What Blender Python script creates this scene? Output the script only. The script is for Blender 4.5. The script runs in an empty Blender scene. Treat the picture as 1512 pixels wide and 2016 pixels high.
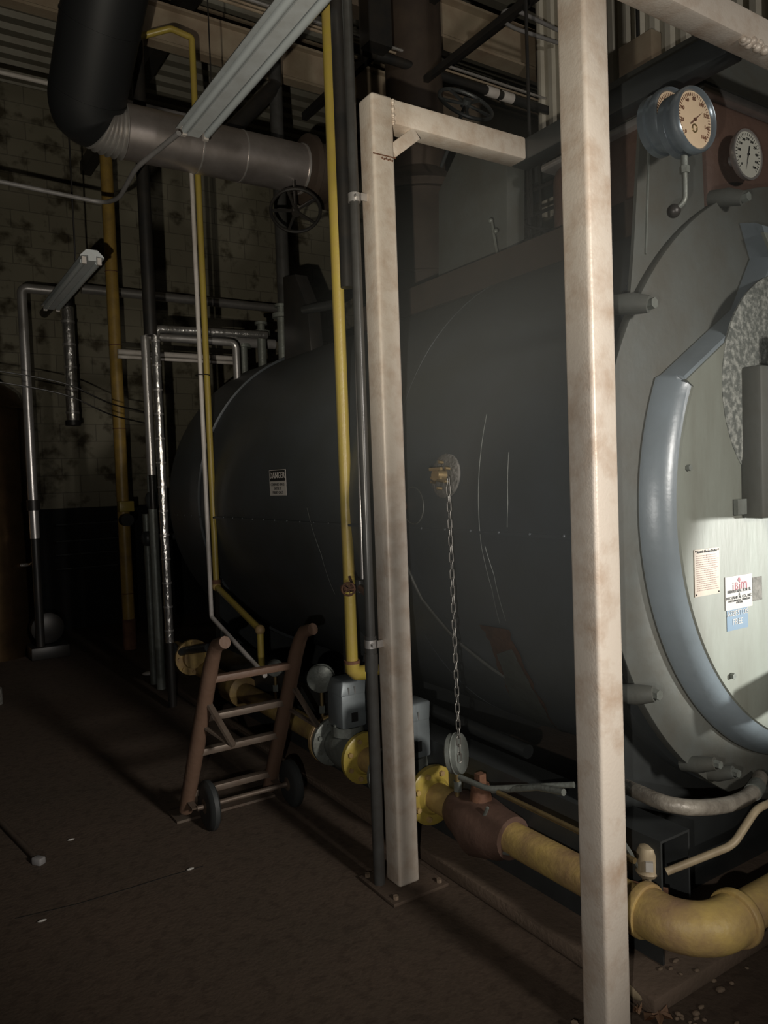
import bpy, bmesh, math, random
from mathutils import Vector, Matrix
random.seed(7)
SC = bpy.context.scene
COL = SC.collection
# ------------------------------------------------------------------ camera
F, CH = 1500.0, 1.6
YAW, PITCH, ROLL = math.radians(32.9), math.radians(2.3), math.radians(2.06)
fw = Vector((math.sin(YAW)*math.cos(PITCH), math.cos(YAW)*math.cos(PITCH), -math.sin(PITCH)))
r0 = Vector((math.cos(YAW), -math.sin(YAW), 0)); u0 = r0.cross(fw)
RX = r0*math.cos(ROLL) - u0*math.sin(ROLL)
UX = r0*math.sin(ROLL) + u0*math.cos(ROLL)
cd = bpy.data.cameras.new('camera'); cam = bpy.data.objects.new('camera', cd); COL.objects.link(cam)
m = Matrix((RX, UX, -fw)).transposed().to_4x4(); m.translation = Vector((0, 0, CH)); cam.matrix_world = m
cd.sensor_fit = 'VERTICAL'; cd.sensor_height = 36.0; cd.sensor_width = 27.0; cd.lens = F/2016*36.0
cd.clip_start = 0.05; cd.clip_end = 100
SC.camera = cam
# ------------------------------------------------------------------ world, lights, exposure
w = bpy.data.worlds.new('world'); SC.world = w; w.use_nodes = True
w.node_tree.nodes['Background'].inputs[0].default_value = (0.9, 0.8, 0.6, 1)
w.node_tree.nodes['Background'].inputs[1].default_value = 0.004
SC.view_settings.view_transform = 'Standard'; SC.view_settings.look = 'None'
SC.view_settings.gamma = 1.0; SC.view_settings.use_curve_mapping = False; SC.view_settings.exposure = 0.0
def aim(o, target):
    o.rotation_euler = (Vector(target)-o.location).to_track_quat('-Z', 'Y').to_euler()
def spot(name, loc, target, power, angle, blend, color, radius):
    l = bpy.data.lights.new(name, 'SPOT'); l.energy = power; l.spot_size = math.radians(angle); l.spot_blend = blend
    l.color = color; l.shadow_soft_size = radius
    o = bpy.data.objects.new(name, l); COL.objects.link(o); o.location = loc; aim(o, target); return o
def P_(x, y): return tuple(Vector((0, 0, CH)) + (RX*((x-756)/F) - UX*((y-1008)/F) + fw)*4)
# hand torch held left of and below the viewpoint, aimed at the top of the yellow riser
spot('hand_torch', (-0.20, 0.0, 1.42), P_(450, 260), 250, 62, 1.0, (1.0, 0.91, 0.74), 0.012)
spot('hand_torch_fill', (-0.20, 0.0, 1.42), P_(1240, 520), 76, 165, 1.0, (1.0, 0.95, 0.88), 0.012)  # wide fill added at the torch to lift the dim right side
# two more lamps out of view, inferred from the lit posts and door
spot('work_lamp', (1.72, -2.6, 2.35), (1.50, 1.45, 1.50), 740, 43, 1.0, (1.0, 0.94, 0.86), 0.26)
spot('upper_fill', (1.40, -2.6, 2.35), (4.0, 2.0, 4.6), 270, 76, 1.0, (1.0, 0.94, 0.86), 0.16)  # added fill that brightens the upper siding, no source of its own
spot('door_lamp', (4.0, -0.6, 1.40), (2.80, 1.475, 1.22), 640, 27, 0.22, (1.0, 1.0, 0.95), 0.05)

def P(x, y, X=None, Y=None, Z=None):
    d = RX*((x-756)/F) - UX*((y-1008)/F) + fw
    if X is not None: t = X/d.x
    elif Y is not None: t = Y/d.y
    else: t = (Z-CH)/d.z
    return Vector((0, 0, CH)) + d*t
# ------------------------------------------------------------------ materials
def mat(name, col, rough=0.5, metal=0.0, col2=None, scale=6.0, amt=0.5, bump=0.0, bscale=None, streak=None, spec=0.5, coat=0.0, stops=(0.35, 0.7)):
    m = bpy.data.materials.new(name); m.use_nodes = True; nt = m.node_tree; N = nt.nodes; L = nt.links
    b = N['Principled BSDF']; b.inputs['Roughness'].default_value = rough; b.inputs['Metallic'].default_value = metal
    b.inputs['Specular IOR Level'].default_value = spec; b.inputs['Coat Weight'].default_value = coat
    b.inputs['Base Color'].default_value = (*col, 1)
    tc = N.new('ShaderNodeTexCoord'); mp = N.new('ShaderNodeMapping'); L.new(tc.outputs['Object'], mp.inputs[0])
    if streak: mp.inputs['Scale'].default_value = streak
    if col2:
        n = N.new('ShaderNodeTexNoise'); n.inputs['Scale'].default_value = scale; n.inputs['Detail'].default_value = 8; n.inputs['Roughness'].default_value = 0.65
        L.new(mp.outputs[0], n.inputs['Vector'])
        r = N.new('ShaderNodeValToRGB'); r.color_ramp.elements[0].position = stops[0]; r.color_ramp.elements[1].position = stops[1]
        r.color_ramp.elements[0].color = (*col, 1); r.color_ramp.elements[1].color = (*[a*(1-amt)+b_*amt for a, b_ in zip(col, col2)], 1)
        L.new(n.outputs['Fac'], r.inputs[0]); L.new(r.outputs[0], b.inputs['Base Color'])
    if bump:
        n2 = N.new('ShaderNodeTexNoise'); n2.inputs['Scale'].default_value = bscale or scale*4; n2.inputs['Detail'].default_value = 6
        L.new(mp.outputs[0], n2.inputs['Vector'])
        bp = N.new('ShaderNodeBump'); bp.inputs['Strength'].default_value = bump; bp.inputs['Distance'].default_value = 0.01
        L.new(n2.outputs['Fac'], bp.inputs['Height']); L.new(bp.outputs[0], b.inputs['Normal'])
    return m
M = {}
M['frame'] = mat('frame_steel', (0.70, 0.62, 0.53), 0.42, 0.1, (0.42, 0.28, 0.18), 9, 0.75, 0.12, 120, stops=(0.45, 0.75))
M['shell'] = mat('jacket_paint', (0.070, 0.080, 0.088), 0.45, 0.0, (0.055, 0.06, 0.058), 3, 0.9, 0.12, 5)
M['shell_grey'] = mat('plate_paint', (0.095, 0.103, 0.095), 0.55, 0.0, (0.075, 0.068, 0.052), 5, 0.8, 0.15, 30)
M['door'] = mat('door_paint', (0.20, 0.218, 0.188), 0.5, 0.0, (0.13, 0.13, 0.105), 7, 0.8, 0.25, 20, streak=(1, 1, 0.22))
M['door_side'] = mat('door_rim_paint', (0.18, 0.215, 0.24), 0.33, 0.05, (0.13, 0.15, 0.16), 4, 0.6, 0.1, 30)
M['gas'] = mat('gas_yellow', (0.40, 0.31, 0.055), 0.38, 0.0, (0.38, 0.27, 0.08), 14, 0.8, 0.12, 60)
M['gas_old'] = mat('gas_yellow_dusty', (0.52, 0.37, 0.12), 0.5, 0.0, (0.27, 0.17, 0.10), 7, 0.95, 0.25, 50)
M['brown_yellow'] = mat('ochre_pipe', (0.42, 0.27, 0.06), 0.45, 0.0, (0.18, 0.12, 0.05), 9, 0.7)
M['white'] = mat('white_paint', (0.62, 0.58, 0.54), 0.4, 0.0, (0.45, 0.40, 0.36), 14, 0.6)
M['lamp_white'] = mat('enamel_white', (0.62, 0.66, 0.68), 0.35, 0.0, (0.40, 0.40, 0.38), 10, 0.5)
M['tube_grey'] = mat('lamp_tube', (0.55, 0.60, 0.62), 0.2)
M['black'] = mat('black_iron', (0.022, 0.022, 0.022), 0.42, 0.2, (0.05, 0.04, 0.03), 10, 0.5)
M['dark'] = mat('dark_tone', (0.055, 0.06, 0.06), 0.4, 0.2, (0.03, 0.03, 0.03), 8, 0.5)
M['conduit'] = mat('dark_conduit', (0.075, 0.075, 0.072), 0.3, 0.3, (0.04, 0.035, 0.03), 12, 0.6)
M['steel'] = mat('bright_steel', (0.62, 0.60, 0.58), 0.32, 0.7, (0.35, 0.32, 0.30), 10, 0.5)
M['duct'] = mat('duct_steel', (0.62, 0.56, 0.54), 0.36, 0.85, (0.36, 0.31, 0.28), 5, 0.7, 0.1, 10)
M['foil'] = mat('foil_jacket', (0.85, 0.83, 0.80), 0.22, 0.9, (0.6, 0.58, 0.55), 12, 0.5, 0.9, 28, streak=(1, 1, 0.5))
M['insul'] = mat('grey_insulation', (0.30, 0.29, 0.29), 0.55, 0.2, (0.18, 0.17, 0.16), 12, 0.6)
M['castgrey'] = mat('cast_grey', (0.22, 0.24, 0.22), 0.45, 0.3, (0.12, 0.12, 0.10), 14, 0.7, 0.2, 60)
M['actuator'] = mat('actuator_grey', (0.23, 0.26, 0.27), 0.42, 0.3, (0.15, 0.17, 0.18), 12, 0.5)
M['rust'] = mat('rust', (0.20, 0.095, 0.05), 0.8, 0.0, (0.07, 0.03, 0.02), 10, 0.8, 0.4, 40)
M['redrust'] = mat('red_oxide', (0.13, 0.075, 0.055), 0.6, 0.1, (0.10, 0.06, 0.045), 6, 0.8, 0.3, 30)
M['brown'] = mat('sooty_brown', (0.055, 0.038, 0.026), 0.7, 0.0, (0.03, 0.02, 0.015), 6, 0.8)
M['slab'] = mat('pale_slab', (0.15, 0.105, 0.075), 0.85, 0.0, (0.09, 0.065, 0.045), 3, 0.8, 0.4, 50)  # slab tone, lighter than the floor
M['tank'] = mat('tank_sheet', (0.16, 0.10, 0.05), 0.32, 0.9, (0.06, 0.04, 0.02), 5, 0.7)
M['brass'] = mat('dull_brass', (0.35, 0.26, 0.12), 0.4, 0.7, (0.15, 0.11, 0.07), 20, 0.6)
M['chain'] = mat('chain_steel', (0.24, 0.23, 0.21), 0.4, 0.7)
M['truck'] = mat('truck_wood', (0.14, 0.085, 0.058), 0.55, 0.0, (0.12, 0.07, 0.045), 12, 0.8, 0.2, 40)
M['truck_iron'] = mat('truck_iron', (0.15, 0.12, 0.095), 0.5, 0.4, (0.10, 0.06, 0.04), 16, 0.6)
M['rubber'] = mat('rubber', (0.03, 0.033, 0.033), 0.6)
M['cream'] = mat('gauge_face', (0.60, 0.46, 0.31), 0.5, 0.0, (0.48, 0.36, 0.25), 8, 0.6)
M['dialwhite'] = mat('dial_white', (0.55, 0.55, 0.48), 0.5)
M['ink'] = mat('ink', (0.02, 0.02, 0.02), 0.5)
M['brownink'] = mat('brown_ink', (0.20, 0.12, 0.09), 0.5)
M['redink'] = mat('red_ink', (0.26, 0.06, 0.08), 0.5)
M['blue'] = mat('blue_label', (0.10, 0.17, 0.25), 0.5, 0.0, (0.14, 0.20, 0.26), 10, 0.6)
M['paper'] = mat('plate_white', (0.42, 0.40, 0.37), 0.4)
M['plate'] = mat('plate_cream', (0.38, 0.33, 0.26), 0.4, 0.0, (0.33, 0.26, 0.21), 12, 0.6)
M['signwhite'] = mat('sign_white', (0.62, 0.58, 0.54), 0.5)
M['bluegrey'] = mat('gauge_case', (0.26, 0.31, 0.35), 0.28, 0.6, (0.16, 0.18, 0.20), 10, 0.5)
M['mottle'] = mat('insulation_crumbs', (0.10, 0.11, 0.10), 0.9, 0.0, (0.32, 0.33, 0.30), 45, 1.0, 1.0, 60, stops=(0.45, 0.62))
M['mortar'] = mat('rough_cement', (0.20, 0.19, 0.17), 0.9, 0.0, (0.08, 0.08, 0.07), 30, 0.9, 1.0, 60)
M['beige'] = mat('girder_beige', (0.34, 0.28, 0.20), 0.6, 0.0, (0.22, 0.15, 0.10), 4, 0.8)
M['siding'] = mat('galvanised_siding', (0.60, 0.57, 0.48), 0.5, 0.1, (0.45, 0.40, 0.32), 3, 0.7)
M['deck'] = mat('deck_steel', (0.30, 0.29, 0.24), 0.5, 0.2, (0.20, 0.17, 0.13), 3, 0.7)
M['leaf'] = mat('dry_leaf', (0.45, 0.28, 0.17), 0.7, 0.0, (0.25, 0.14, 0.09), 15, 0.8)
M['debris'] = mat('debris', (0.22, 0.16, 0.11), 0.8, 0.0, (0.14, 0.10, 0.07), 30, 0.7, 0.5, 60)
M['hose'] = mat('hose_cover', (0.34, 0.31, 0.26), 0.4, 0.1, (0.13, 0.11, 0.09), 18, 0.8, 0.3, 60)
M['can'] = mat('can_beige', (0.42, 0.34, 0.22), 0.5, 0.1, (0.25, 0.19, 0.12), 16, 0.8)
M['darkband'] = mat('black_wall_paint', (0.008, 0.008, 0.008), 0.6)
M['glossyblack'] = mat('black_duct_sheet', (0.016, 0.017, 0.018), 0.5, 0.1, (0.015, 0.016, 0.017), 5, 0.6)

def concrete_floor():
    m = mat('floor_concrete', (0.090, 0.060, 0.041), 0.85, 0.0, (0.052, 0.039, 0.026), 1.3, 0.8, 0.3, 60, stops=(0.3, 0.75))
    nt = m.node_tree; N = nt.nodes; L = nt.links; b = N['Principled BSDF']
    src = b.inputs['Base Color'].links[0].from_socket
    n = N.new('ShaderNodeTexNoise'); n.inputs['Scale'].default_value = 22; n.inputs['Detail'].default_value = 10
    tc = [x for x in N if x.type == 'TEX_COORD'][0]; L.new(tc.outputs['Object'], n.inputs['Vector'])
    r = N.new('ShaderNodeValToRGB'); r.color_ramp.elements[0].position = 0.36; r.color_ramp.elements[1].position = 0.5
    r.color_ramp.elements[0].color = (0.75, 0.72, 0.7, 1); r.color_ramp.elements[1].color = (1, 1, 1, 1)
    L.new(n.outputs['Fac'], r.inputs[0])
    mx = N.new('ShaderNodeMixRGB'); mx.blend_type = 'MULTIPLY'; mx.inputs[0].default_value = 1
    L.new(src, mx.inputs[1]); L.new(r.outputs[0], mx.inputs[2]); L.new(mx.outputs[0], b.inputs['Base Color'])
    return m
M['floor'] = concrete_floor()
def block_wall():
    m = bpy.data.materials.new('block_wall'); m.use_nodes = True; nt = m.node_tree; N = nt.nodes; L = nt.links; b = N['Principled BSDF']
    b.inputs['Roughness'].default_value = 0.85
    tc = N.new('ShaderNodeTexCoord'); sp = N.new('ShaderNodeSeparateXYZ'); L.new(tc.outputs['Object'], sp.inputs[0])
    ad = N.new('ShaderNodeMath'); ad.operation = 'ADD'; L.new(sp.outputs[0], ad.inputs[0]); L.new(sp.outputs[1], ad.inputs[1])
    cb = N.new('ShaderNodeCombineXYZ'); L.new(ad.outputs[0], cb.inputs[0]); L.new(sp.outputs[2], cb.inputs[1])
    br = N.new('ShaderNodeTexBrick'); br.inputs['Scale'].default_value = 1; br.inputs['Brick Width'].default_value = 0.4; br.inputs['Row Height'].default_value = 0.2
    br.inputs['Mortar Size'].default_value = 0.006; br.inputs['Color1'].default_value = (0.25, 0.23, 0.165, 1); br.inputs['Color2'].default_value = (0.225, 0.205, 0.15, 1)
    br.inputs['Mortar'].default_value = (0.15, 0.135, 0.10, 1); L.new(cb.outputs[0], br.inputs['Vector'])
    n = N.new('ShaderNodeTexNoise'); n.inputs['Scale'].default_value = 5; n.inputs['Detail'].default_value = 6; L.new(tc.outputs['Object'], n.inputs['Vector'])
    r = N.new('ShaderNodeValToRGB'); r.color_ramp.elements[0].position = 0.33; r.color_ramp.elements[1].position = 0.47
    r.color_ramp.elements[0].color = (0.28, 0.25, 0.2, 1); r.color_ramp.elements[1].color = (1, 1, 1, 1); L.new(n.outputs['Fac'], r.inputs[0])
    mx = N.new('ShaderNodeMixRGB'); mx.blend_type = 'MULTIPLY'; mx.inputs[0].default_value = 1
    L.new(br.outputs[0], mx.inputs[1]); L.new(r.outputs[0], mx.inputs[2])
    # a painted black dado below 1.42 m
    gt = N.new('ShaderNodeMath'); gt.operation = 'GREATER_THAN'; gt.inputs[1].default_value = 1.42; L.new(sp.outputs[2], gt.inputs[0])
    m2 = N.new('ShaderNodeMixRGB'); L.new(gt.outputs[0], m2.inputs[0]); m2.inputs[1].default_value = (0.008, 0.008, 0.008, 1)
    L.new(mx.outputs[0], m2.inputs[2]); L.new(m2.outputs[0], b.inputs['Base Color'])
    bp = N.new('ShaderNodeBump'); bp.inputs['Strength'].default_value = 0.5; bp.inputs['Distance'].default_value = 0.01; L.new(r.outputs[0], bp.inputs['Height']); L.new(bp.outputs[0], b.inputs['Normal'])
    return m
M['wall'] = block_wall()
# ------------------------------------------------------------------ mesh helpers
class MB:
    def __init__(s): s.bm = bmesh.new()
    def box(s, c, size, rot=None):
        m = Matrix.Translation(Vector(c))
        if rot is not None: m = m @ rot.to_4x4()
        m = m @ Matrix.Diagonal((size[0], size[1], size[2], 1))
        bmesh.ops.create_cube(s.bm, size=1, matrix=m); return s
    def bb(s, a, b):
        a = Vector(a); b = Vector(b); return s.box((a+b)/2, [abs(v) for v in (b-a)])
    def bar(s, a, b, wdt, h, up=(0, 0, 1)):
        a = Vector(a); b = Vector(b); d = (b-a); L_ = d.length; d.normalize()
        up = Vector(up); 
        if abs(d.dot(up)) > 0.98: up = Vector((0, 1, 0))
        x = d; y = up.cross(x).normalized(); z = x.cross(y)
        return s.box((a+b)/2, (L_, wdt, h), Matrix((x, y, z)).transposed())
    def rings(s, pts, radii, seg=16, cap=True, flat=1.0):
        pts = [Vector(p) for p in pts]; n = len(pts)
        tang = []
        for i in range(n):
            a = pts[max(i-1, 0)]; b = pts[min(i+1, n-1)]; t = (b-a)
            if t.length < 1e-9: t = tang[-1] if tang else Vector((0, 0, 1))
            tang.append(t.normalized())
        ref = Vector((0, 0, 1)) if abs(tang[0].z) < 0.9 else Vector((1, 0, 0))
        nx = (ref - tang[0]*ref.dot(tang[0])).normalized(); R = []
        for i in range(n):
            nx = (nx - tang[i]*nx.dot(tang[i])).normalized(); ny = tang[i].cross(nx)
            R.append([s.bm.verts.new(pts[i] + (nx*math.cos(2*math.pi*k/seg) + ny*math.sin(2*math.pi*k/seg)*flat)*radii[i]) for k in range(seg)])
        for i in range(n-1):
            for k in range(seg):
                s.bm.faces.new((R[i][k], R[i][(k+1) % seg], R[i+1][(k+1) % seg], R[i+1][k]))
        if cap:
            s.bm.faces.new(list(reversed(R[0]))); s.bm.faces.new(R[-1])
        return s
    def cyl(s, a, b, r, r2=None, seg=20, cap=True): return s.rings([a, b], [r, r if r2 is None else r2], seg, cap)
    def tube(s, path, r, bend=0.0, seg=12, n=6, cap=True):
        path = [Vector(p) for p in path]
        if bend > 0 and len(path) > 2:
            out = [path[0]]
            for i in range(1, len(path)-1):
                p = path[i]; a = (path[i-1]-p); b = (path[i+1]-p); k = min(bend, a.length*0.45, b.length*0.45)
                p1 = p+a.normalized()*k; p2 = p+b.normalized()*k
                for j in range(n+1):
                    t = j/n; out.append(p1*(1-t)**2 + p*2*t*(1-t) + p2*t*t)
            out.append(path[-1]); path = out
        return s.rings(path, [r]*len(path), seg, cap)
    def lathe(s, o, axis, prof, seg=32, cap=True):
        o = Vector(o); axis = Vector(axis).normalized()
        ref = Vector((0, 0, 1)) if abs(axis.z) < 0.9 else Vector((1, 0, 0))
        nx = (ref-axis*ref.dot(axis)).normalized(); ny = axis.cross(nx); R = []
        for (h, r) in prof:
            R.append([s.bm.verts.new(o+axis*h+(nx*math.cos(2*math.pi*k/seg)+ny*math.sin(2*math.pi*k/seg))*max(r, 1e-4)) for k in range(seg)])
        for i in range(len(R)-1):
            for k in range(seg): s.bm.faces.new((R[i][k], R[i][(k+1) % seg], R[i+1][(k+1) % seg], R[i+1][k]))
        if cap: s.bm.faces.new(list(reversed(R[0]))); s.bm.faces.new(R[-1])
        return s
    def torus(s, c, axis, R, r, seg=32, ts=10, a0=0, a1=2*math.pi):
        c = Vector(c); axis = Vector(axis).normalized(); ref = Vector((0, 0, 1)) if abs(axis.z) < 0.9 else Vector((1, 0, 0))
        nx = (ref-axis*ref.dot(axis)).normalized(); ny = axis.cross(nx); full = abs(a1-a0-2*math.pi) < 1e-6; V = []
        cnt = seg if full else seg+1
        for i in range(cnt):
            a = a0+(a1-a0)*i/seg; d = nx*math.cos(a)+ny*math.sin(a)
            V.append([s.bm.verts.new(c+d*(R+r*math.cos(2*math.pi*k/ts))+axis*r*math.sin(2*math.pi*k/ts)) for k in range(ts)])
        for i in range(seg):
            A = V[i]; B = V[(i+1) % cnt]
            for k in range(ts): s.bm.faces.new((A[k], A[(k+1) % ts], B[(k+1) % ts], B[k]))
        return s
    def prism(s, pts, off):
        pts = [Vector(p) for p in pts]; off = Vector(off)
        a = [s.bm.verts.new(p) for p in pts]; b = [s.bm.verts.new(p+off) for p in pts]; n = len(pts)
        s.bm.faces.new(a); s.bm.faces.new(list(reversed(b)))
        for i in range(n): s.bm.faces.new((a[i], b[i], b[(i+1) % n], a[(i+1) % n]))
        return s
    def sphere(s, c, r, sc=(1, 1, 1), u=16, v=10):
        bmesh.ops.create_uvsphere(s.bm, u_segments=u, v_segments=v, radius=r, matrix=Matrix.Translation(Vector(c)) @ Matrix.Diagonal((*sc, 1))); return s
    def bolts(s, c, axis, R, r, h, n, ph=0.0):
        c = Vector(c); axis = Vector(axis).normalized(); ref = Vector((0, 0, 1)) if abs(axis.z) < 0.9 else Vector((1, 0, 0))
        nx = (ref-axis*ref.dot(axis)).normalized(); ny = axis.cross(nx)
        for i in range(n):
            a = 2*math.pi*(i+ph)/n; p = c+(nx*math.cos(a)+ny*math.sin(a))*R; s.cyl(p, p+axis*h, r, seg=6)
        return s
    def text(s, txt, mtx, size, align='CENTER', depth=0.0008, spacing=1.0):
        c = bpy.data.curves.new('t', 'FONT'); c.body = txt; c.size = size; c.align_x = align; c.extrude = depth; c.space_character = spacing; c.resolution_u = 2
        o = bpy.data.objects.new('t', c); COL.objects.link(o); dg = bpy.context.evaluated_depsgraph_get()
        me = bpy.data.meshes.new_from_object(o.evaluated_get(dg)); me.transform(mtx); s.bm.from_mesh(me)
        bpy.data.objects.remove(o); bpy.data.curves.remove(c); bpy.data.meshes.remove(me); return s
    def build(s, name, m, parent=None, bevel=0.0, sharp=40, seg=2):
        bm = s.bm
        bmesh.ops.recalc_face_normals(bm, faces=bm.faces[:])
        if bevel > 0:
            ed = [e for e in bm.edges if len(e.link_faces) == 2 and e.calc_face_angle(0) > math.radians(50)]
            if ed: bmesh.ops.bevel(bm, geom=ed, offset=bevel, segments=seg, profile=0.5, affect='EDGES', clamp_overlap=True)
        for f in bm.faces: f.smooth = True
        for e in bm.edges:
            if len(e.link_faces) == 2 and e.calc_face_angle(0) > math.radians(sharp): e.smooth = False
        me = bpy.data.meshes.new(name); bm.to_mesh(me); bm.free()
        me.materials.append(m)
        o = bpy.data.objects.new(name, me); COL.objects.link(o)
        if parent is not None: o.parent = parent; o.matrix_parent_inverse = Matrix.Translation(-world_loc(parent))
        return o
def world_loc(o):
    v = o.location.copy()
    return v if o.type == 'EMPTY' else Vector((0, 0, 0))
def tag(o, label, cat, group=None):
    o['label'] = label; o['category'] = cat
    if group: o['group'] = group
    return o
def thing(name, loc, label, cat, group=None):
    o = bpy.data.objects.new(name, None); COL.objects.link(o); o.location = loc; o.empty_display_size = 0.1
    return tag(o, label, cat, group)
def struct(o): o['kind'] = 'structure'; return o
def vert(x1, y1, x2, y2, X=None, Y=None):
    """a plumb line: plan position from the middle pixel, heights from both ends"""
    a = P(x1, y1, X=X, Y=Y); b = P(x2, y2, X=X, Y=Y); c = (a+b)/2
    return Vector((c.x, c.y, a.z)), Vector((c.x, c.y, b.z))
def bolts(parent, m, c, axis, Rr, r, h, n, ph=0.0):
    c = Vector(c); axis = Vector(axis).normalized(); ref = Vector((0, 0, 1)) if abs(axis.z) < 0.9 else Vector((1, 0, 0))
    nx = (ref-axis*ref.dot(axis)).normalized(); ny = axis.cross(nx)
    for i in range(n):
        a = 2*math.pi*(i+ph)/n; p = c+(nx*math.cos(a)+ny*math.sin(a))*Rr; MB().cyl(p, p+axis*h, r, seg=6).build('bolt', m, parent)
# ------------------------------------------------------------------ the setting
CZ = 6.2
struct(MB().bb((-5, -4, -0.2), (9.2, 9.8, 0)).build('floor', M['floor']))
struct(MB().bb((-5, 9.5, 0), (9.2, 9.7, CZ)).build('wall_back', M['wall']))
struct(MB().bb((9.0, -4, 0), (9.2, 9.5, CZ)).build('wall_right', M['wall']))
struct(MB().bb((-5.2, -4, 0), (-5, 9.7, CZ)).build('wall_left', M['wall']))
struct(MB().bb((-5.2, -4.2, 0), (9.2, -4, CZ)).build('wall_front', M['wall']))
mb = MB()
y = -4.0; pts = []
prof = []
while y < 9.7:
    prof += [(y, 0), (y+0.09, 0), (y+0.12, 0.05), (y+0.20, 0.05), (y+0.23, 0)]; y += 0.23
vs = [[mb.bm.verts.new((x, yy, CZ+zz)) for (yy, zz) in prof] for x in (-5.2, 9.2)]
for i in range(len(prof)-1): mb.bm.faces.new((vs[0][i], vs[1][i], vs[1][i+1], vs[0][i+1]))
struct(mb.build('ceiling', M['deck']))
# raised housekeeping slab under the boiler
struct(MB().bb((1.80, 1.42, 0), (4.3, 8.4, 0.055)).build('trim_1', M['slab'], bevel=0.008))
# roof girders (run across) and purlins (run along)
def girder(p1, p2, Z, h, wd, name='trim_2'):
    a = P(*p1, Z=Z); yv = a.y; x1 = P(*p2, Z=Z).x
    mb = MB(); mb.bb((a.x-3, yv, Z), (9.0, yv+0.02, Z+h)); mb.bb((a.x-3, yv-wd/2, Z), (9.0, yv+wd/2, Z+0.02)); mb.bb((a.x-3, yv-wd/2, Z+h-0.02), (9.0, yv+wd/2, Z+h))
    return struct(mb.build(name, M['beige']))
girder((580, 165), (675, 187), 4.9, 0.30, 0.10, 'trim_2')
girder((900, 95), (1080, 130), 4.9, 0.32, 0.14, 'trim_3')
girder((300, 60), (400, 90), 5.6, 0.3, 0.14, 'trim_4')
def purlin(x1, y1, x2, y2, Z, wd, name):
    a = P(x1, y1, Z=Z); b = P(x2, y2, Z=Z)
    return struct(MB().bar((a.x, 1.0, Z), (a.x, 9.5 if Z > 5 else 6.1, Z), wd, wd*1.2).build(name, M['black']))
k = 5
for (x, y_, Z, wd) in ((800, 45, 4.85, 0.05), (960, 65, 4.85, 0.05), (815, 175, 4.3, 0.035), (330, 60, 5.4, 0.12)):
    purlin(x, y_, x, y_, Z, wd, 'trim_%d' % k); k += 1
# upper siding behind the frame, ribbed sheet
a = P(1190, 110, X=6.0); b = P(1430, 30, X=6.0)
mb = MB(); yy = 1.6; pr = []
while yy < 4.3:
    pr += [(yy, 0), (yy+0.045, 0), (yy+0.06, -0.035), (yy+0.10, -0.035)]; yy += 0.115
vs = [[mb.bm.verts.new((4.4+dx, y0, z)) for (y0, dx) in pr] for z in (3.6, 5.6)]
for i in range(len(pr)-1): mb.bm.faces.new((vs[0][i], vs[0][i+1], vs[1][i+1], vs[1][i]))
struct(mb.build('trim_10', M['siding']))
struct(MB().bb((5.98, 1.6, 2.2), (6.12, 8.5, 4.6)).build('trim_11', M['wall']))

# ------------------------------------------------------------------ steel frame (gantry)
fr = thing('steel_frame', (1.6, 2.44, 0), 'beige square tube steel frame standing before the boiler, two tall posts and crossbeams', 'steel frame')
PW = 0.098
def post(xc, yc, top): return MB().bb((xc-PW/2, yc-PW/2, 0.012), (xc+PW/2, yc+PW/2, top)).build('post', M['frame'], fr, bevel=0.012, seg=3)
Y2, Y1, X1, X2, ZT = 2.485, 1.455, 1.635, 2.42, 3.06
p2 = post(X1, Y2, 3.06); p1 = post(X1, Y1, 3.45)
p2['label'] = 'far post with weld line near its top'; p1['label'] = 'near post, brightly lit front face'
for (yy) in (Y2, Y1):
    bw = 0.13 if yy > 2 else 0.075
    bp = MB().bb((X1-bw, yy-bw, 0), (X1+bw, yy+bw, 0.014)).build('base_plate', M['floor'], fr, bevel=0.003)
    bolts(bp, M['debris'], (X1, yy, 0.014), (0, 0, 1), 0.145 if yy > 2 else 0.09, 0.011, 0.014, 4, 0.5)
MB().bb((X1+PW/2, Y2-PW/2, ZT-0.10), (X2-PW/2, Y2+PW/2, ZT-0.005)).build('beam', M['frame'], fr, bevel=0.01)
MB().bb((X2-PW/2, Y1+PW/2+0.001, ZT-0.10), (X2+PW/2, Y2+PW/2, ZT-0.005)).build('beam', M['dark'], fr, bevel=0.01)['label'] = 'beam running over the boiler, its shade put into a dark colour'  # same tube as the others; shade on its faces put into the colour
MB().bb((X1+PW/2, Y1-PW/2+0.01, ZT-0.10), (4.6, Y1+PW/2, ZT-0.005)).build('beam', M['frame'], fr, bevel=0.012)
mb = MB()
for i in range(16): mb.sphere((X2-PW/2-0.03+0.009*i, Y1-PW/2+0.02+0.006*math.sin(i*2), ZT-0.104+0.008*math.sin(i*3)), 0.011+0.004*math.sin(i*1.7))
mb.build('weld_bead', M['frame'], fr)
mb = MB()
for i in range(12): mb.sphere((X1+PW/2, Y2-PW/2+0.002, ZT-0.10+0.008*i), 0.006+0.002*math.sin(i*2))
mb.build('weld_bead', M['frame'], fr)
mb = MB(); mb.box((X1, Y2-PW/2-0.001, 2.83), (PW+0.004, 0.003, 0.004))
for i in range(6): mb.sphere((X1-0.01+i*0.009, Y2-PW/2-0.001, 2.82-0.003*(i % 2)), 0.004)
mb.build('weld_seam', M['rust'], fr)
mb = MB().bar((X1+0.045, Y2-0.02, ZT-0.20), (X1+0.16, Y2-0.02, ZT-0.11), 0.05, 0.05); mb.build('corner_brace', M['frame'], fr, bevel=0.003)

# ------------------------------------------------------------------ boiler
BX, BZ, BR = 2.92, 1.49, 1.13
bo = thing('boiler', (BX, 3.6, 0.055), 'huge dark grey horizontal fire tube boiler lying along the room', 'boiler')
Yf, Yr = 1.66, 5.75
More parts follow.
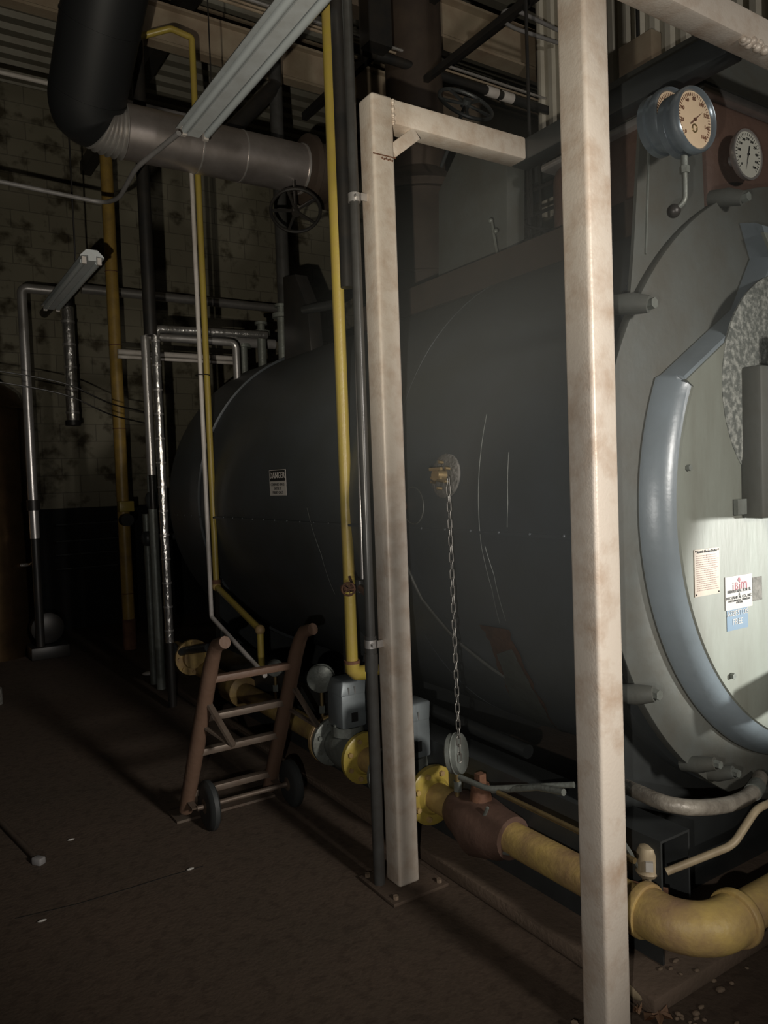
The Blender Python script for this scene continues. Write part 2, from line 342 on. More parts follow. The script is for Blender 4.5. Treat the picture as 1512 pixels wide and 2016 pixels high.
# jacket: two overlapping bands with a lengthwise seam
def jacket(y0, y1, r, name='jacket', dent=True):
    mb = MB(); n = 40; S = 96; R = []
    for i in range(n+1):
        yv = y0+(y1-y0)*i/n; row = []
        for k in range(S):
            a = 2*math.pi*k/S
            rr = r
            if dent: rr += 0.0022*math.sin(yv*7+a*3)*math.sin(a*5+yv*2.3)
            row.append(mb.bm.verts.new((BX+rr*math.cos(a), yv, BZ+rr*math.sin(a))))
        R.append(row)
    for i in range(n):
        for k in range(S): mb.bm.faces.new((R[i][k], R[i][(k+1) % S], R[i+1][(k+1) % S], R[i+1][k]))
    mb.bm.faces.new(list(reversed(R[0]))); mb.bm.faces.new(R[-1])
    return mb.build(name, M['shell'], bo)
jacket(Yf, 2.72, BR)
jacket(2.70, 5.15, BR-0.012)
jacket(5.13, Yr, BR+0.002)
MB().lathe((BX, Yr, BZ), (0, 1, 0), [(0, BR-0.02), (0.10, BR-0.02), (0.10, BR-0.16), (0.30, BR-0.22), (0.34, BR-0.4), (0.34, 0.05)], 64).build('rear_head', M['shell'], bo)
MB().lathe((BX, 1.598, BZ), (0, 1, 0), [(0, BR-0.09), (0.07, BR-0.09)], 80).build('front_drum', M['rust'], bo)
# lap strips and seam with screws
for yv, rr in ((2.72, BR), (5.14, BR+0.002), (1.675, BR)):
    mb = MB(); mb.lathe((BX, yv-0.012, BZ), (0, 1, 0), [(0, rr-0.005), (0.001, rr+0.002), (0.023, rr+0.002), (0.024, rr-0.005)], 96, cap=False)
    mb.build('lap_strip', M['shell'], bo)
mb = MB(); 
za = math.radians(184.5)
c = Vector((BX+BR*math.cos(za), 0, BZ+BR*math.sin(za)))
mb.box((c.x-0.001, (Yf+Yr)/2, c.z), (0.006, Yr-Yf, 0.012))
for i in range(26): mb.sphere((c.x-0.003, Yf+0.06+i*0.155, c.z+0.004), 0.006, u=8, v=6)
mb.build('jacket_seam', M['shell'], bo)
# top walkway plate on the boiler crown (thin ridge line along the crown)
mb = MB(); a = math.radians(118); mb.bb((BX-0.52, 1.9, BZ+1.0), (BX+0.3, 3.9, BZ+BR+0.01)); mb.build('crown_plate', M['brown'], bo)
# round inspection fitting with rough cement collar
mh = P(880, 937, X=1.80)
def onshell(y, z, off=0.0):
    s_ = max(-1, min(1, (z-BZ)/BR)); return Vector((BX-(BR+off)*math.cos(math.asin(s_)), y, z))
def shell_n(z):
    s_ = (z-BZ)/BR; return Vector((-math.cos(math.asin(s_)), 0, s_))
c = onshell(mh.y, mh.z); n_ = shell_n(mh.z)
col_ = MB().lathe(c-n_*0.01, n_, [(0, 0.085), (0.018, 0.085), (0.026, 0.06), (0.026, 0.035)], 28).build('cement_collar', M['mortar'], bo)
mb = MB(); mb.cyl(c, c+n_*0.055, 0.03, 0.024, 12); mb.bolts(c+n_*0.02, n_, 0.05, 0.006, 0.02, 6); mb.box(c+n_*0.05+Vector((0, 0.0, 0.022)), (0.012, 0.07, 0.012)); mb.box(c+n_*0.05+Vector((0, 0.0, -0.012)), (0.012, 0.06, 0.01))
mb.build('sight_fitting', M['brass'], bo)
# second plug fitting with scratched circle and hanging drain tube
f2 = P(800, 995, X=1.80); c = onshell(f2.y, f2.z); n_ = shell_n(f2.z)
mb = MB().torus(onshell(P(817, 995, X=1.8).y, f2.z, 0.001), n_, 0.075, 0.0035, 32, 6); mb.build('access_ring', M['shell_grey'], bo)
MB().cyl(c-n_*0.01, c+n_*0.045, 0.022, seg=8).build('pipe_plug', M['rust'], bo)
pts = []
for (x, y_) in ((800, 1010), (803, 1090), (822, 1180), (862, 1270), (905, 1330), (962, 1390)):
    q = P(x, y_, X=1.83); q = onshell(q.y, max(q.z, 0.62), 0.006); pts.append(q)
pts2 = []
for i in range(len(pts)-1):
    for j in range(4): pts2.append(pts[i].lerp(pts[i+1], j/4))
pts2 = [onshell(p.y, p.z, 0.007) for p in pts2]
MB().tube(pts2, 0.007, 0, 8).build('capillary_tube', M['shell_grey'], bo)
# scratches in the paint: thin lap lines
for path in (((958, 815), (948, 880), (942, 990), (948, 1075), (968, 1160), (985, 1245)), ((955, 1075), (972, 1130), (1000, 1245)), ((1002, 890), (1000, 990), (999, 1050)), ((605, 1000), (632, 1090), (664, 1190))):
    q = []
    for x, y_ in path:
        for _ in range(3):
            z_ = P(x, y_, X=1.80); X_ = onshell(0, z_.z).x; z_ = P(x, y_, X=X_)
        q.append(onshell(z_.y, z_.z, 0.0006))
    q2 = []
    for i in range(len(q)-1):
        for j in range(5): t_ = q[i].lerp(q[i+1], j/5); q2.append(onshell(t_.y, t_.z, 0.0006))
    MB().tube(q2, 0.0013, 0, 4).build('scratch', M['castgrey'], bo)
# torn, rusted jacket corner low on the side: strips that follow the shell
def shell_pt(x, y_, off):
    z_ = P(x, y_, X=1.9)
    for _ in range(6): z_ = P(x, y_, X=onshell(0, max(0.45, z_.z)).x-off)
    return onshell(z_.y, max(z_.z, 0.42), off)
def strip(left, right, off, name, m, n=6, jag=0.0, seed=1):
    rn = random.Random(seed); mb = MB(); rows = []
    def along(pl, t):
        k = t*(len(pl)-1); i = min(int(k), len(pl)-2); f = k-i
        return (pl[i][0]*(1-f)+pl[i+1][0]*f, pl[i][1]*(1-f)+pl[i+1][1]*f)
    N = 16
    for j in range(N+1):
        l = along(left, j/N); r_ = along(right, j/N)
        l = (l[0]+rn.uniform(-jag, jag), l[1]); r_ = (r_[0]+rn.uniform(-jag, jag), r_[1])
        rows.append([mb.bm.verts.new(shell_pt(l[0]+(r_[0]-l[0])*i/n, l[1]+(r_[1]-l[1])*i/n, off+0.006*math.sin(math.pi*i/n)+0.002*rn.random())) for i in range(n+1)])
    for j in range(N):
        for i in range(n): mb.bm.faces.new((rows[j][i], rows[j][i+1], rows[j+1][i+1], rows[j+1][i]))
    bmesh.ops.solidify(mb.bm, geom=mb.bm.faces[:], thickness=0.002)
    return mb.build(name, m, bo)
strip([(946, 1230), (962, 1262), (980, 1312), (1000, 1365), (1010, 1390)], [(1000, 1240), (1015, 1275), (1040, 1330), (1068, 1382), (1092, 1440)], 0.005, 'torn_jacket_edge', M['rust'], jag=3)
strip([(978, 1288), (990, 1330), (1005, 1390), (1022, 1450), (1035, 1500)], [(1008, 1278), (1030, 1325), (1062, 1385), (1092, 1445), (1110, 1500)], 0.016, 'jacket_flap', M['castgrey'], jag=2, seed=4)
# front plate: round with a flattened left side
Xcut = 1.845; pts = []
for k in range(120):
    a = 2*math.pi*k/120; x = BX+(BR+0.01)*math.cos(a); z = BZ+(BR+0.01)*math.sin(a); pts.append(Vector((max(x, Xcut), 1.60, z)))
q = [pts[0]]
for p in pts[1:]:
    if (p-q[-1]).length > 0.004: q.append(p)
MB().prism(q, (0, -0.035, 0)).build('front_plate', M['shell_grey'], bo, bevel=0.004)
# gauge board, rises behind the gauges
gb = MB().prism([P(1262, 230, Y=1.60), P(1380, 250, Y=1.60), P(1388, 440, Y=1.60), P(1330, 520, Y=1.60), P(1236, 640, Y=1.60), P(1247, 500, Y=1.60)], (0, 0.012, 0)).build('gauge_board', M['shell_grey'], bo)
mb = MB().bar(P(1279, 235, Y=1.597), P(1271, 500, Y=1.597), 0.006, 0.006); mb.build('board_rib', M['castgrey'], gb)
# door: circular casing with cut top corners
def door_outline(r, chf):
    pts = []
    zc, xc = BZ-0.01, BX+0.0
    a0 = math.radians(154.5); a1 = math.radians(385.5)
    n = 90
    for k in range(n+1):
        a = a0+(a1-a0)*k/n; pts.append((xc+r*math.cos(a), zc+r*math.sin(a)))
    x0, z0 = pts[0]; xe, ze = pts[-1]
    top = [(BX+0.47, 2.34-chf), (BX-0.47, 2.34-chf)]
    lt = [P(1333, 732, Y=1.50), P(1470, 602, Y=1.50), P(1508, 500, Y=1.50)]
    lt = [(v.x+chf*0.2, v.z-chf*0.5) for v in lt] + [(BX-0.40, 2.45-chf)]
    pts += [(2*BX-x, z) for x, z in lt]
    pts += list(reversed(lt))
    return pts
o1 = door_outline(0.968, 0.0); o2 = door_outline(0.964, 0.004); o3 = door_outline(0.935, 0.015); o4 = door_outline(0.905, 0.03)
def loft(layers, name, m, parent):
    mb = MB(); R = [[mb.bm.verts.new((x, yv, z)) for (x, z) in o] for (o, yv) in layers]; n = len(R[0])
    for i in range(len(R)-1):
        for k in range(n): mb.bm.faces.new((R[i][k], R[i][(k+1) % n], R[i+1][(k+1) % n], R[i+1][k]))
    mb.bm.faces.new(R[-1]); return mb.build(name, m, parent, sharp=50)
loft([(o1, 1.566), (o1, 1.558)], 'door_gasket', M['shell_grey'], bo)
loft([(o1, 1.560), (o2, 1.545), (o3, 1.505), (o4, 1.480)], 'door_rim', M['door_side'], bo)
dr = loft([(door_outline(0.893, 0.052), 1.485), (door_outline(0.885, 0.055), 1.474)], 'door_panel', M['door'], bo)
for i in (0, 10, 15, 20, 25, 30):
    a = math.radians(172+i*5); p = Vector((BX+0.85*math.cos(a), 1.472, BZ+0.85*math.sin(a)))
    MB().cyl(p, p+Vector((0, -0.012, 0)), 0.010, seg=6).build('bolt', M['castgrey'], dr)
# clamp lugs round the plate
for (x, y_, s_) in ((1262, 603, 1.0), (1272, 1362, 0.95), (1392, 1498, 0.8), (1428, 1515, 0.8), (1447, 396, 0.9)):
    p = P(x, y_, Y=1.52); d = Vector((p.x-BX, 0, p.z-BZ)).normalized()
    lg = MB().rings([p+d*0.035+Vector((0, 0.08, 0)), p+d*0.02+Vector((0, 0.02, 0)), p+Vector((0, -0.03, 0))], [0.03*s_, 0.034*s_, 0.026*s_], 14).build('clamp_lug', M['shell_grey'], bo)
    MB().cyl(p+Vector((0, -0.028, 0)), p+Vector((0, -0.05, 0)), 0.017*s_, seg=6).build('nut', M['castgrey'], lg)
# burner opening with crumbled insulation and cover, plus an unseen housing added for its shade
rc_ = P(1562, 765, Y=1.46); rr_ = (P(1440, 730, Y=1.46)-rc_).length
MB().lathe((rc_.x, 1.478, rc_.z), (0, -1, 0), [(0, rr_+0.03), (0.006, rr_+0.03), (0.012, rr_), (0.012, rr_*0.3)], 48).build('insulation_ring', M['mottle'], bo)
bx0 = P(1466, 900, Y=1.46).x
bh = MB().bb((bx0, 1.40, 1.435), (3.4, 1.476, P(1480, 715, Y=1.40).z)).build('burner_cover', M['shell_grey'], bo, bevel=0.012)
bu = MB().bb((2.45, 1.02, 1.435), (3.4, 1.399, 2.05)).build('shade_housing', M['shell_grey'], bo, bevel=0.03)  # unseen body, edges set to shade the upper door
MB().lathe((3.05, 1.03, 1.75), (0, -1, 0), [(0, 0.24), (0.10, 0.24), (0.13, 0.21), (0.14, 0.11), (0.34, 0.11), (0.36, 0.09)], 32).build('fan_motor', M['dark'], bu)
MB().bb((2.55, 0.985, 1.60), (2.75, 1.03, 1.90)).build('switch_box', M['actuator'], bu, bevel=0.008)
MB().bb((bx0-0.05, 1.455, 1.45), (bx0, 1.47, 1.50)).build('hinge_plate', M['castgrey'], bo)
MB().tube([(2.8, 1.47, 0.92), (2.8, 1.2, 0.92), (2.6, 1.12, 0.9)], 0.06, 0.06).build('air_pipe', M['shell_grey'], bo)
# saddles under the boiler
for yv in (1.72, 3.4, 5.3):
    pts = [(BX-0.95, yv, 0.055), (BX+0.95, yv, 0.055), (BX+0.95, yv, 0.42)]
    for k in range(13):
        a = math.radians(-20-k*140/12); pts.append((BX+(BR-0.02)*math.cos(a)*0.9, yv, BZ+(BR-0.02)*math.sin(a)))
    pts.append((BX-0.95, yv, 0.42))
    MB().prism(pts, (0, 0.10, 0)).build('saddle', M['dark'], bo)
# lengthwise skid channel: open box end seen below the door
a = P(1357, 1632, Y=1.5); b = P(1300, 1655, Y=1.5)
mb = MB(); x0, x1, zt, zb = b.x, a.x, a.z, 0.06
mb.bb((x0, 1.5, zb), (x0+0.008, 5.4, zt)); mb.bb((x1-0.008, 1.5, zb), (x1, 5.4, zt)); mb.bb((x0+0.008, 1.5, zt-0.008), (x1-0.008, 5.4, zt))
mb.build('skid_channel', M['dark'], bo)
# crown valves and stub nozzles
for (x, y_, h) in ((505, 700, 0.10), (545, 690, 0.16), (470, 735, 0.06)):
    p = P(x, y_, X=2.5); q = Vector((2.55, p.y, BZ+1.05))
    s1 = MB().cyl(q, q+Vector((0, 0, 0.16+h)), 0.035, seg=12).build('nozzle', M['castgrey'], bo)
    MB().lathe(q+Vector((0, 0, 0.16+h)), (0, 0, 1), [(0, 0.07), (0.03, 0.07), (0.03, 0.03), (0.08, 0.03), (0.08, 0.05), (0.1, 0.05)], 16).build('nozzle_cap', M['castgrey'], s1)

# smoke outlet at the upper right of the boiler front
so = bo
ox = P(1388, 300, Y=1.765).x; oz = P(1440, 186, Y=1.765).z
MB().bb((ox, 1.765, 2.35), (4.2, 2.6, oz)).build('outlet_box', M['redrust'], so, bevel=0.10, seg=6)
MB().bb((ox-0.012, 1.753, oz-0.035), (4.21, 2.61, oz+0.0)).build('clamp_strip', M['steel'], so, bevel=0.012)
MB().prism([(ox-0.02, 1.75, oz), (4.2, 1.75, oz), (4.1, 1.9, oz+0.35), (ox+0.25, 1.9, oz+0.35)], (0, 0.7, 0)).build('transition_hood', M['shell_grey'], so)

# thermometer
tp = P(1468, 306, Y=1.70)
th = thing('dial_thermometer', tp, 'small round white dial thermometer on the reddish outlet box', 'thermometer')
MB().lathe(tp+Vector((0, 0.06, 0)), (0, -1, 0), [(0, 0.02), (0.05, 0.02), (0.05, 0.088), (0.06, 0.094), (0.072, 0.094), (0.072, 0.086), (0.066, 0.086), (0.066, 0.0)], 40).build('case', M['steel'], th)
def dial(c, r, m, parent, ticks, needle, nd_len, big=0.0, inkm='ink'):
    MB().lathe(c, (0, -1, 0), [(0, r), (0.002, r)], 40).build('dial_face', m, parent)
    mb = MB()
    for i in range(ticks):
        a = math.radians(225-270*i/(ticks-1)); d = Vector((math.cos(a), 0, math.sin(a)))
        mb.bar(c+Vector((0, -0.003, 0))+d*r*0.82, c+Vector((0, -0.003, 0))+d*r*0.93, 0.0012+r*0.012, 0.001, up=(0, 1, 0))
    mb.build('tick_marks', M[inkm], parent)
    mb = MB(); d = Vector((math.cos(needle), 0, math.sin(needle)))
    o_ = c+Vector((0, -0.006, 0)); sd = Vector((-d.z, 0, d.x))
    mb.prism([o_-d*r*nd_len*0.55-sd*r*0.03, o_-d*r*nd_len*0.55+sd*r*0.03, o_+sd*r*0.025, o_+d*r*nd_len, o_-sd*r*0.025], (0, 0.001, 0))
    mb.cyl(o_+Vector((0, -0.002, 0)), o_+Vector((0, 0.002, 0)), r*0.06, seg=12)
    mb.build('needle', M[inkm], parent)
cface = tp+Vector((0, -0.0065, 0))
dial(cface, 0.085, M['dialwhite'], th, 31, math.radians(255), 0.72)
mb = MB()
for i, s_ in enumerate(('0', '50', '100', '150', '200', '250', '300', '350', '400', '450', '500')):
    a = math.radians(225-270*i/10); q = cface+Vector((math.cos(a)*0.058, -0.003, math.sin(a)*0.058-0.005))
    mb.text(s_, Matrix.Translation(q) @ Matrix.Rotation(math.pi/2, 4, 'X'), 0.014)
mb.build('numerals', M['ink'], th)
# pressure gauges
def gauge(c, name, label, yaw_, face=True, r=0.088):
    g = thing(name, c, label, 'pressure gauge')
    MB().lathe(c+Vector((0, 0.055, 0)), (0, -1, 0), [(0, r*0.8), (0.01, r*1.0), (0.03, r*1.0), (0.034, r*0.93), (0.05, r*0.93), (0.055, r*1.04), (0.075, r*1.04), (0.082, r*0.99), (0.078, r*0.93), (0.068, r*0.90), (0.066, 0.0)], 56).build('case', M['bluegrey'], g)
    cf = c+Vector((0, -0.0125, 0))
    if face:
        dial(cf, r*0.9, M['cream'], g, 41, math.radians(38), 0.55, inkm='rust')
        mb = MB().torus(cf+Vector((0.0, -0.003, -r*0.27)), (0, 1, 0), r*0.12, r*0.025, 20, 6); mb.build('zero_screw', M['brass'], g)
        mb = MB()
        for i in range(9):
            a = math.radians(225-270*i/8); q = cf+Vector((math.cos(a)*r*0.66, -0.003, math.sin(a)*r*0.66-0.005))
            mb.text(str(i*20), Matrix.Translation(q) @ Matrix.Rotation(math.pi/2, 4, 'X'), 0.016)
        mb.build('numerals', M['rust'], g)
    return g
g1c = P(1358, 240, Y=1.37)
g1 = gauge(g1c, 'pressure_gauge', 'large round pressure gauge with a yellowed face, nearest the viewer', 0)
s0 = g1c+Vector((0, 0.02, -0.088))
mb = MB(); mb.cyl(s0, s0+Vector((0, 0, -0.03)), 0.010); mb.cyl(s0+Vector((0, 0, -0.03)), s0+Vector((0, 0, -0.05)), 0.014, seg=6); mb.tube([s0+Vector((0, 0, -0.05)), s0+Vector((0, 0, -0.13)), s0+Vector((-0.012, 0.03, -0.15))], 0.008, 0.03, 10)
st = mb.build('siphon_stem', M['castgrey'], g1)
MB().sphere(s0+Vector((-0.012, 0.03, -0.15)), 0.02).build('cock_knob', M['black'], st)
g2c = P(1316, 240, Y=1.50)
g2 = gauge(g2c, 'pressure_gauge', 'second round gauge half hidden behind the large yellowed one', 0, face=True, r=0.092)

# DANGER sign on the jacket
dp = P(547, 950, X=1.80)
for _ in range(3): X_ = onshell(0, dp.z).x; dp = P(547, 950, X=X_-0.004)
ds = thing('danger_sign', dp, 'small black and white DANGER confined space sign on the dark boiler side', 'sign')
SW, SH = 0.21, 0.142
# sign frame: right = -Y direction (seen from the aisle), up = Z, normal = -X
SM = Matrix.Translation(onshell(dp.y, dp.z, 0.004)) @ Matrix(((0, 0, -1, 0), (-1, 0, 0, 0), (0, 1, 0, 0), (0, 0, 0, 1)))
def srect(mb, x0, y0, x1, y1, z0, z1):
    vs = [SM @ Vector(v) for v in ((x0, y0, z0), (x1, y0, z0), (x1, y1, z0), (x0, y1, z0))]
    mb.prism(vs, (SM.to_3x3() @ Vector((0, 0, z1-z0)))); return mb
srect(MB(), -SW/2, -SH/2, SW/2, SH/2, 0, 0.002).build('panel', M['signwhite'], ds)
srect(MB(), -SW/2+0.006, 0.008, SW/2-0.006, SH/2-0.004, 0.002, 0.003).build('header', M['ink'], ds)
mb = MB(); mb.text('DANGER', SM @ Matrix.Translation((0, 0.024, 0.0035)), 0.048); mb.build('header_lettering', M['signwhite'], ds)
mb = MB()
for i, s_ in enumerate(('CONFINED SPACE', 'ENTER BY', 'PERMIT ONLY')):
    mb.text(s_, SM @ Matrix.Translation((0, -0.018-i*0.022, 0.0025)), 0.0215)
mb.build('lettering', M['ink'], ds)
# plates on the door
def doorplate(x0, y0, x1, y1, name, label, cat, m, Y=1.474, t=0.003):
    a = P(x0, y0, Y=Y); b = P(x1, y1, Y=Y)
    c = Vector(((a.x+b.x)/2, Y, (a.z+b.z)/2)); o = thing(name, c, label, cat)
    wd, ht = abs(b.x-a.x), abs(a.z-b.z)
    MB().box((c.x, Y-t/2, c.z), (wd, t, ht)).build('panel', m, o)
    return o, c, wd, ht
TX = Matrix.Rotation(math.pi/2, 4, 'X')
o, c, wd, ht = doorplate(1365, 1083, 1416, 1167, 'data_plate', 'tall cream nameplate of fine brown print riveted on the boiler door', 'nameplate', M['plate'])
mb = MB(); mb.text('Scotch Marine Boiler', Matrix.Translation((c.x, c.y-0.004, c.z+ht*0.42)) @ TX, wd*0.095)
mb.build('title_lettering', M['ink'], o)
mb = MB(); rnd = random.Random(3)
for i in range(17):
    zz = c.z+ht*0.36-i*ht*0.046; x = c.x-wd*0.42
    while x < c.x+wd*0.34:
        l = rnd.uniform(0.06, 0.16)*wd; mb.box((x+l/2, c.y-0.0035, zz), (l, 0.001, ht*0.016)); x += l+wd*0.03
mb.build('print_lines', M['brownink'], o)
mb = MB()
for sx in (-1, 1):
    for sz in (-1, 1): mb.sphere((c.x+sx*wd*0.45, c.y-0.003, c.z+sz*ht*0.46), 0.003, u=8, v=6)
mb.build('rivets', M['ink'], o)
o, c, wd, ht = doorplate(1426, 1137, 1480, 1192, 'company_sign', 'square white company sign with red initials on the boiler door', 'sign', M['paper'])
mb = MB(); mb.text('i', Matrix.Translation((c.x-wd*0.22, c.y-0.0035, c.z+ht*0.08)) @ TX, wd*0.26); mb.text('B', Matrix.Translation((c.x-wd*0.10, c.y-0.0035, c.z+ht*0.08)) @ TX, wd*0.24)
mb.text('i', Matrix.Translation((c.x+wd*0.02, c.y-0.0035, c.z+ht*0.08)) @ TX, wd*0.26); mb.text('m', Matrix.Translation((c.x+wd*0.18, c.y-0.0035, c.z+ht*0.08)) @ TX, wd*0.34)
fl = []
for k in range(16):
    a = 2*math.pi*k/16; fl.append((c.x+wd*0.045*math.cos(a), c.y-0.0035, c.z+ht*0.36+ht*(0.08 if math.sin(a) > 0 else 0.05)*math.sin(a)))
mb.prism(fl, (0, -0.0008, 0)); mb.build('red_initials', M['redink'], o)
mb = MB()
for s_, dz, k in (('INDUSTRIAL BOILER', 0.0, 0.095), ('&', -0.10, 0.09), ('MECHANICAL CO., INC.', -0.19, 0.09), ('CHATTANOOGA, TENNESSEE', -0.27, 0.062), ('629-1184', -0.34, 0.062)):
    mb.text(s_, Matrix.Translation((c.x, c.y-0.0035, c.z+dz*ht)) @ TX, wd*k)
mb.build('lettering', M['ink'], o)
o, c, wd, ht = doorplate(1430, 1196, 1472, 1234, 'asbestos_label', 'faded blue ASBESTOS FREE sticker below the white company sign', 'sticker', M['blue'], t=0.0015)
mb = MB(); mb.text('ASBESTOS', Matrix.Translation((c.x, c.y-0.002, c.z+ht*0.10)) @ TX, wd*0.22); mb.text('FREE', Matrix.Translation((c.x, c.y-0.002, c.z-ht*0.28)) @ TX, wd*0.24)
mb.build('lettering', M['paper'], o)
o, c, wd, ht = doorplate(1481, 1137, 1500, 1180, 'adhesive_patch', 'dull grey adhesive patch right of the white company sign', 'patch', M['mortar'], t=0.001)

# ------------------------------------------------------------------ gas train along the boiler foot
GX, GZ, GR = 1.87, 0.262, 0.06
def gy(x, y_): return P(x, y_, X=GX).y
gt = thing('gas_main', (GX, 2.5, 0.055), 'thick yellow gas main along the boiler foot, turning right at a big elbow', 'gas pipe')
ye = P(1375, 1835, X=GX).y
MB().rings([(GX, 2.22, GZ), (GX, ye+0.14, GZ)], [GR, GR], 28).build('pipe', M['gas_old'], gt)
mb = MB(); arc = []
for k in range(13):
    a = math.pi/2*k/12; arc.append((GX+0.13-0.13*math.cos(a), ye+0.13-0.13*math.sin(a), GZ))
arc = [(GX, ye+0.20, GZ)]+arc+[(GX+0.19, ye, GZ)]
mb.rings(arc, [GR+0.014]*len(arc), 28); mb.build('elbow', M['gas_old'], gt)
MB().rings([(GX, ye+0.20, GZ), (GX, ye+0.17, GZ)], [GR+0.024]*2, 28).build('elbow_collar', M['gas_old'], gt, bevel=0.006)
MB().rings([(GX+0.165, ye, GZ), (GX+0.195, ye, GZ)], [GR+0.024]*2, 28).build('elbow_collar', M['gas_old'], gt, bevel=0.006)
MB().rings([(GX+0.19, ye, GZ), (GX+1.4, ye, GZ)], [GR, GR], 28).build('pipe', M['gas_old'], gt)
MB().box((GX+0.03, ye+0.35, 0.13), (0.06, 0.05, 0.15)).build('pipe_stand', M['debris'], gt)
MB().rings([(GX, 2.56, GZ), (GX, 2.40, GZ)], [GR, GR], 28).build('pipe', M['gas_old'], gt)
# flanges of the near end
def flange(y0, parent, m, r=0.125, t=0.022, dirn=-1):
    f = MB().lathe((GX, y0, GZ), (0, dirn, 0), [(0, r), (t, r), (t+0.004, r-0.006), (t+0.004, GR+0.02), (t+0.02, GR+0.008), (t+0.02, GR-0.01)], 36).build('flange', m, parent)
    bolts(f, M['gas_old'] if m != M['castgrey'] else M['castgrey'], (GX, y0, GZ), (0, dirn, 0), r*0.78, 0.012, t+0.018, 8, 0.5); return f
flange(2.60, gt, M['gas'], dirn=-1)
# lubricated plug cock on the main
pc = thing('plug_cock', (GX, 2.28, GZ), 'brown cast iron plug cock in the gas main between flange and long pipe', 'valve')
MB().rings([(GX, 2.43, GZ), (GX, 2.40, GZ), (GX, 2.36, GZ-0.01), (GX, 2.27, GZ-0.02), (GX, 2.16, GZ-0.01), (GX, 2.12, GZ), (GX, 2.09, GZ)], [0.072, 0.085, 0.09, 0.118, 0.095, 0.085, 0.08], 20).build('body', M['redrust'], pc)
MB().cyl((GX, 2.27, GZ+0.08), (GX, 2.27, GZ+0.15), 0.045, 0.035, 16).build('bonnet', M['rust'], pc)
MB().box((GX, 2.27, GZ+0.17), (0.032, 0.032, 0.04)).build('plug_square', M['rust'], pc)
pts = [P(960, 1590, X=GX-0.05), P(935, 1650, X=GX-0.06), P(965, 1675, X=GX-0.06), P(1010, 1682, X=GX-0.04)]
MB().tube(pts, 0.007, 0.03, 8).build('drip_loop', M['castgrey'], pc)
MB().tube([P(970, 1556, X=GX-0.02), P(1060, 1550, X=GX), P(1110, 1560, X=GX)], 0.012, 0.02, 10).build('lever', M['castgrey'], pc)
# motorised valves with actuator boxes
def motor_valve(yc, label, near=True):
    v = thing('motor_valve', (GX, yc, GZ), label, 'gas valve', None)
    MB().rings([(GX, yc-0.13, GZ), (GX, yc-0.09, GZ), (GX, yc, GZ), (GX, yc+0.09, GZ), (GX, yc+0.13, GZ)], [0.07, 0.085, 0.105, 0.085, 0.07], 24).build('body', M['castgrey'], v)
    flange(yc+0.16, v, M['castgrey'], dirn=-1, t=0.02); 
    MB().cyl((GX, yc, GZ+0.08), (GX, yc, GZ+0.125), 0.085, 0.08, 24).build('neck', M['castgrey'], v)
    bolts(v, M['castgrey'], (GX, yc, GZ+0.125), (0, 0, 1), 0.07, 0.009, 0.012, 6)
    ac = MB().bb((GX-0.07, yc-0.075, GZ+0.125), (GX+0.07, yc+0.075, GZ+0.31)).build('actuator', M['actuator'], v, bevel=0.012)
    mb = MB().prism([(GX-0.075, yc-0.08, GZ+0.29), (GX-0.075, yc+0.08, GZ+0.29), (GX-0.055, yc+0.06, GZ+0.365), (GX-0.055, yc-0.06, GZ+0.365)], (0.14, 0, 0)); mb.build('actuator_cap', M['actuator'], ac, bevel=0.008)
    mb = MB()
    for dx in (-0.03, 0.005): mb.box((GX+dx, yc-0.079, GZ+0.315), (0.004, 0.006, 0.035))
    mb.build('cap_slots', M['steel'], ac)
    MB().box((GX-0.0, yc-0.077, GZ+0.18), (0.035, 0.004, 0.045)).build('position_window', M['ink'], ac)
    return v
mv1 = motor_valve(3.30, 'grey motor valve left of the far post, with yellow flange facing out')
flange(3.155, mv1, M['gas'], dirn=-1)
mv2 = motor_valve(2.76, 'grey motor valve just right of the far post')
MB().rings([(GX, 3.15, GZ), (GX, 2.95, GZ)], [GR, GR], 24).build('spool', M['gas_old'], mv2)
gm2 = thing('gas_main', (GX, 4.0, 0.055), 'dim yellow gas main behind the hand truck', 'gas pipe')
MB().rings([(GX, 5.6, GZ), (GX, 3.50, GZ)], [GR, GR], 24).build('pipe', M['gas_old'], gm2)
flange(3.50, gm2, M['gas_old'], dirn=-1)
MB().lathe((GX, 4.75, GZ), (0, 1, 0), [(-0.12, 0.07), (-0.1, 0.10), (0.1, 0.10), (0.12, 0.07)], 20).build('union', M['gas_old'], gm2)
# far end flanged yellow elbow seen left of the truck
fe = P(378, 1293, X=1.80); fg = thing('flanged_elbow', fe, 'yellow bolted flange by the foil pipe foot, left of the hand truck', 'pipe flange')
MB().lathe(fe, (0, -1, 0), [(0, 0.13), (0.025, 0.13), (0.025, 0.08), (0.06, 0.075)], 28).build('flange', M['gas_old'], fg)
bolts(fg, M['gas_old'], fe, (0, -1, 0), 0.105, 0.012, 0.04, 8)
MB().cyl(fe, fe+Vector((0, 0.35, 0)), 0.06).build('pipe', M['gas_old'], fg)
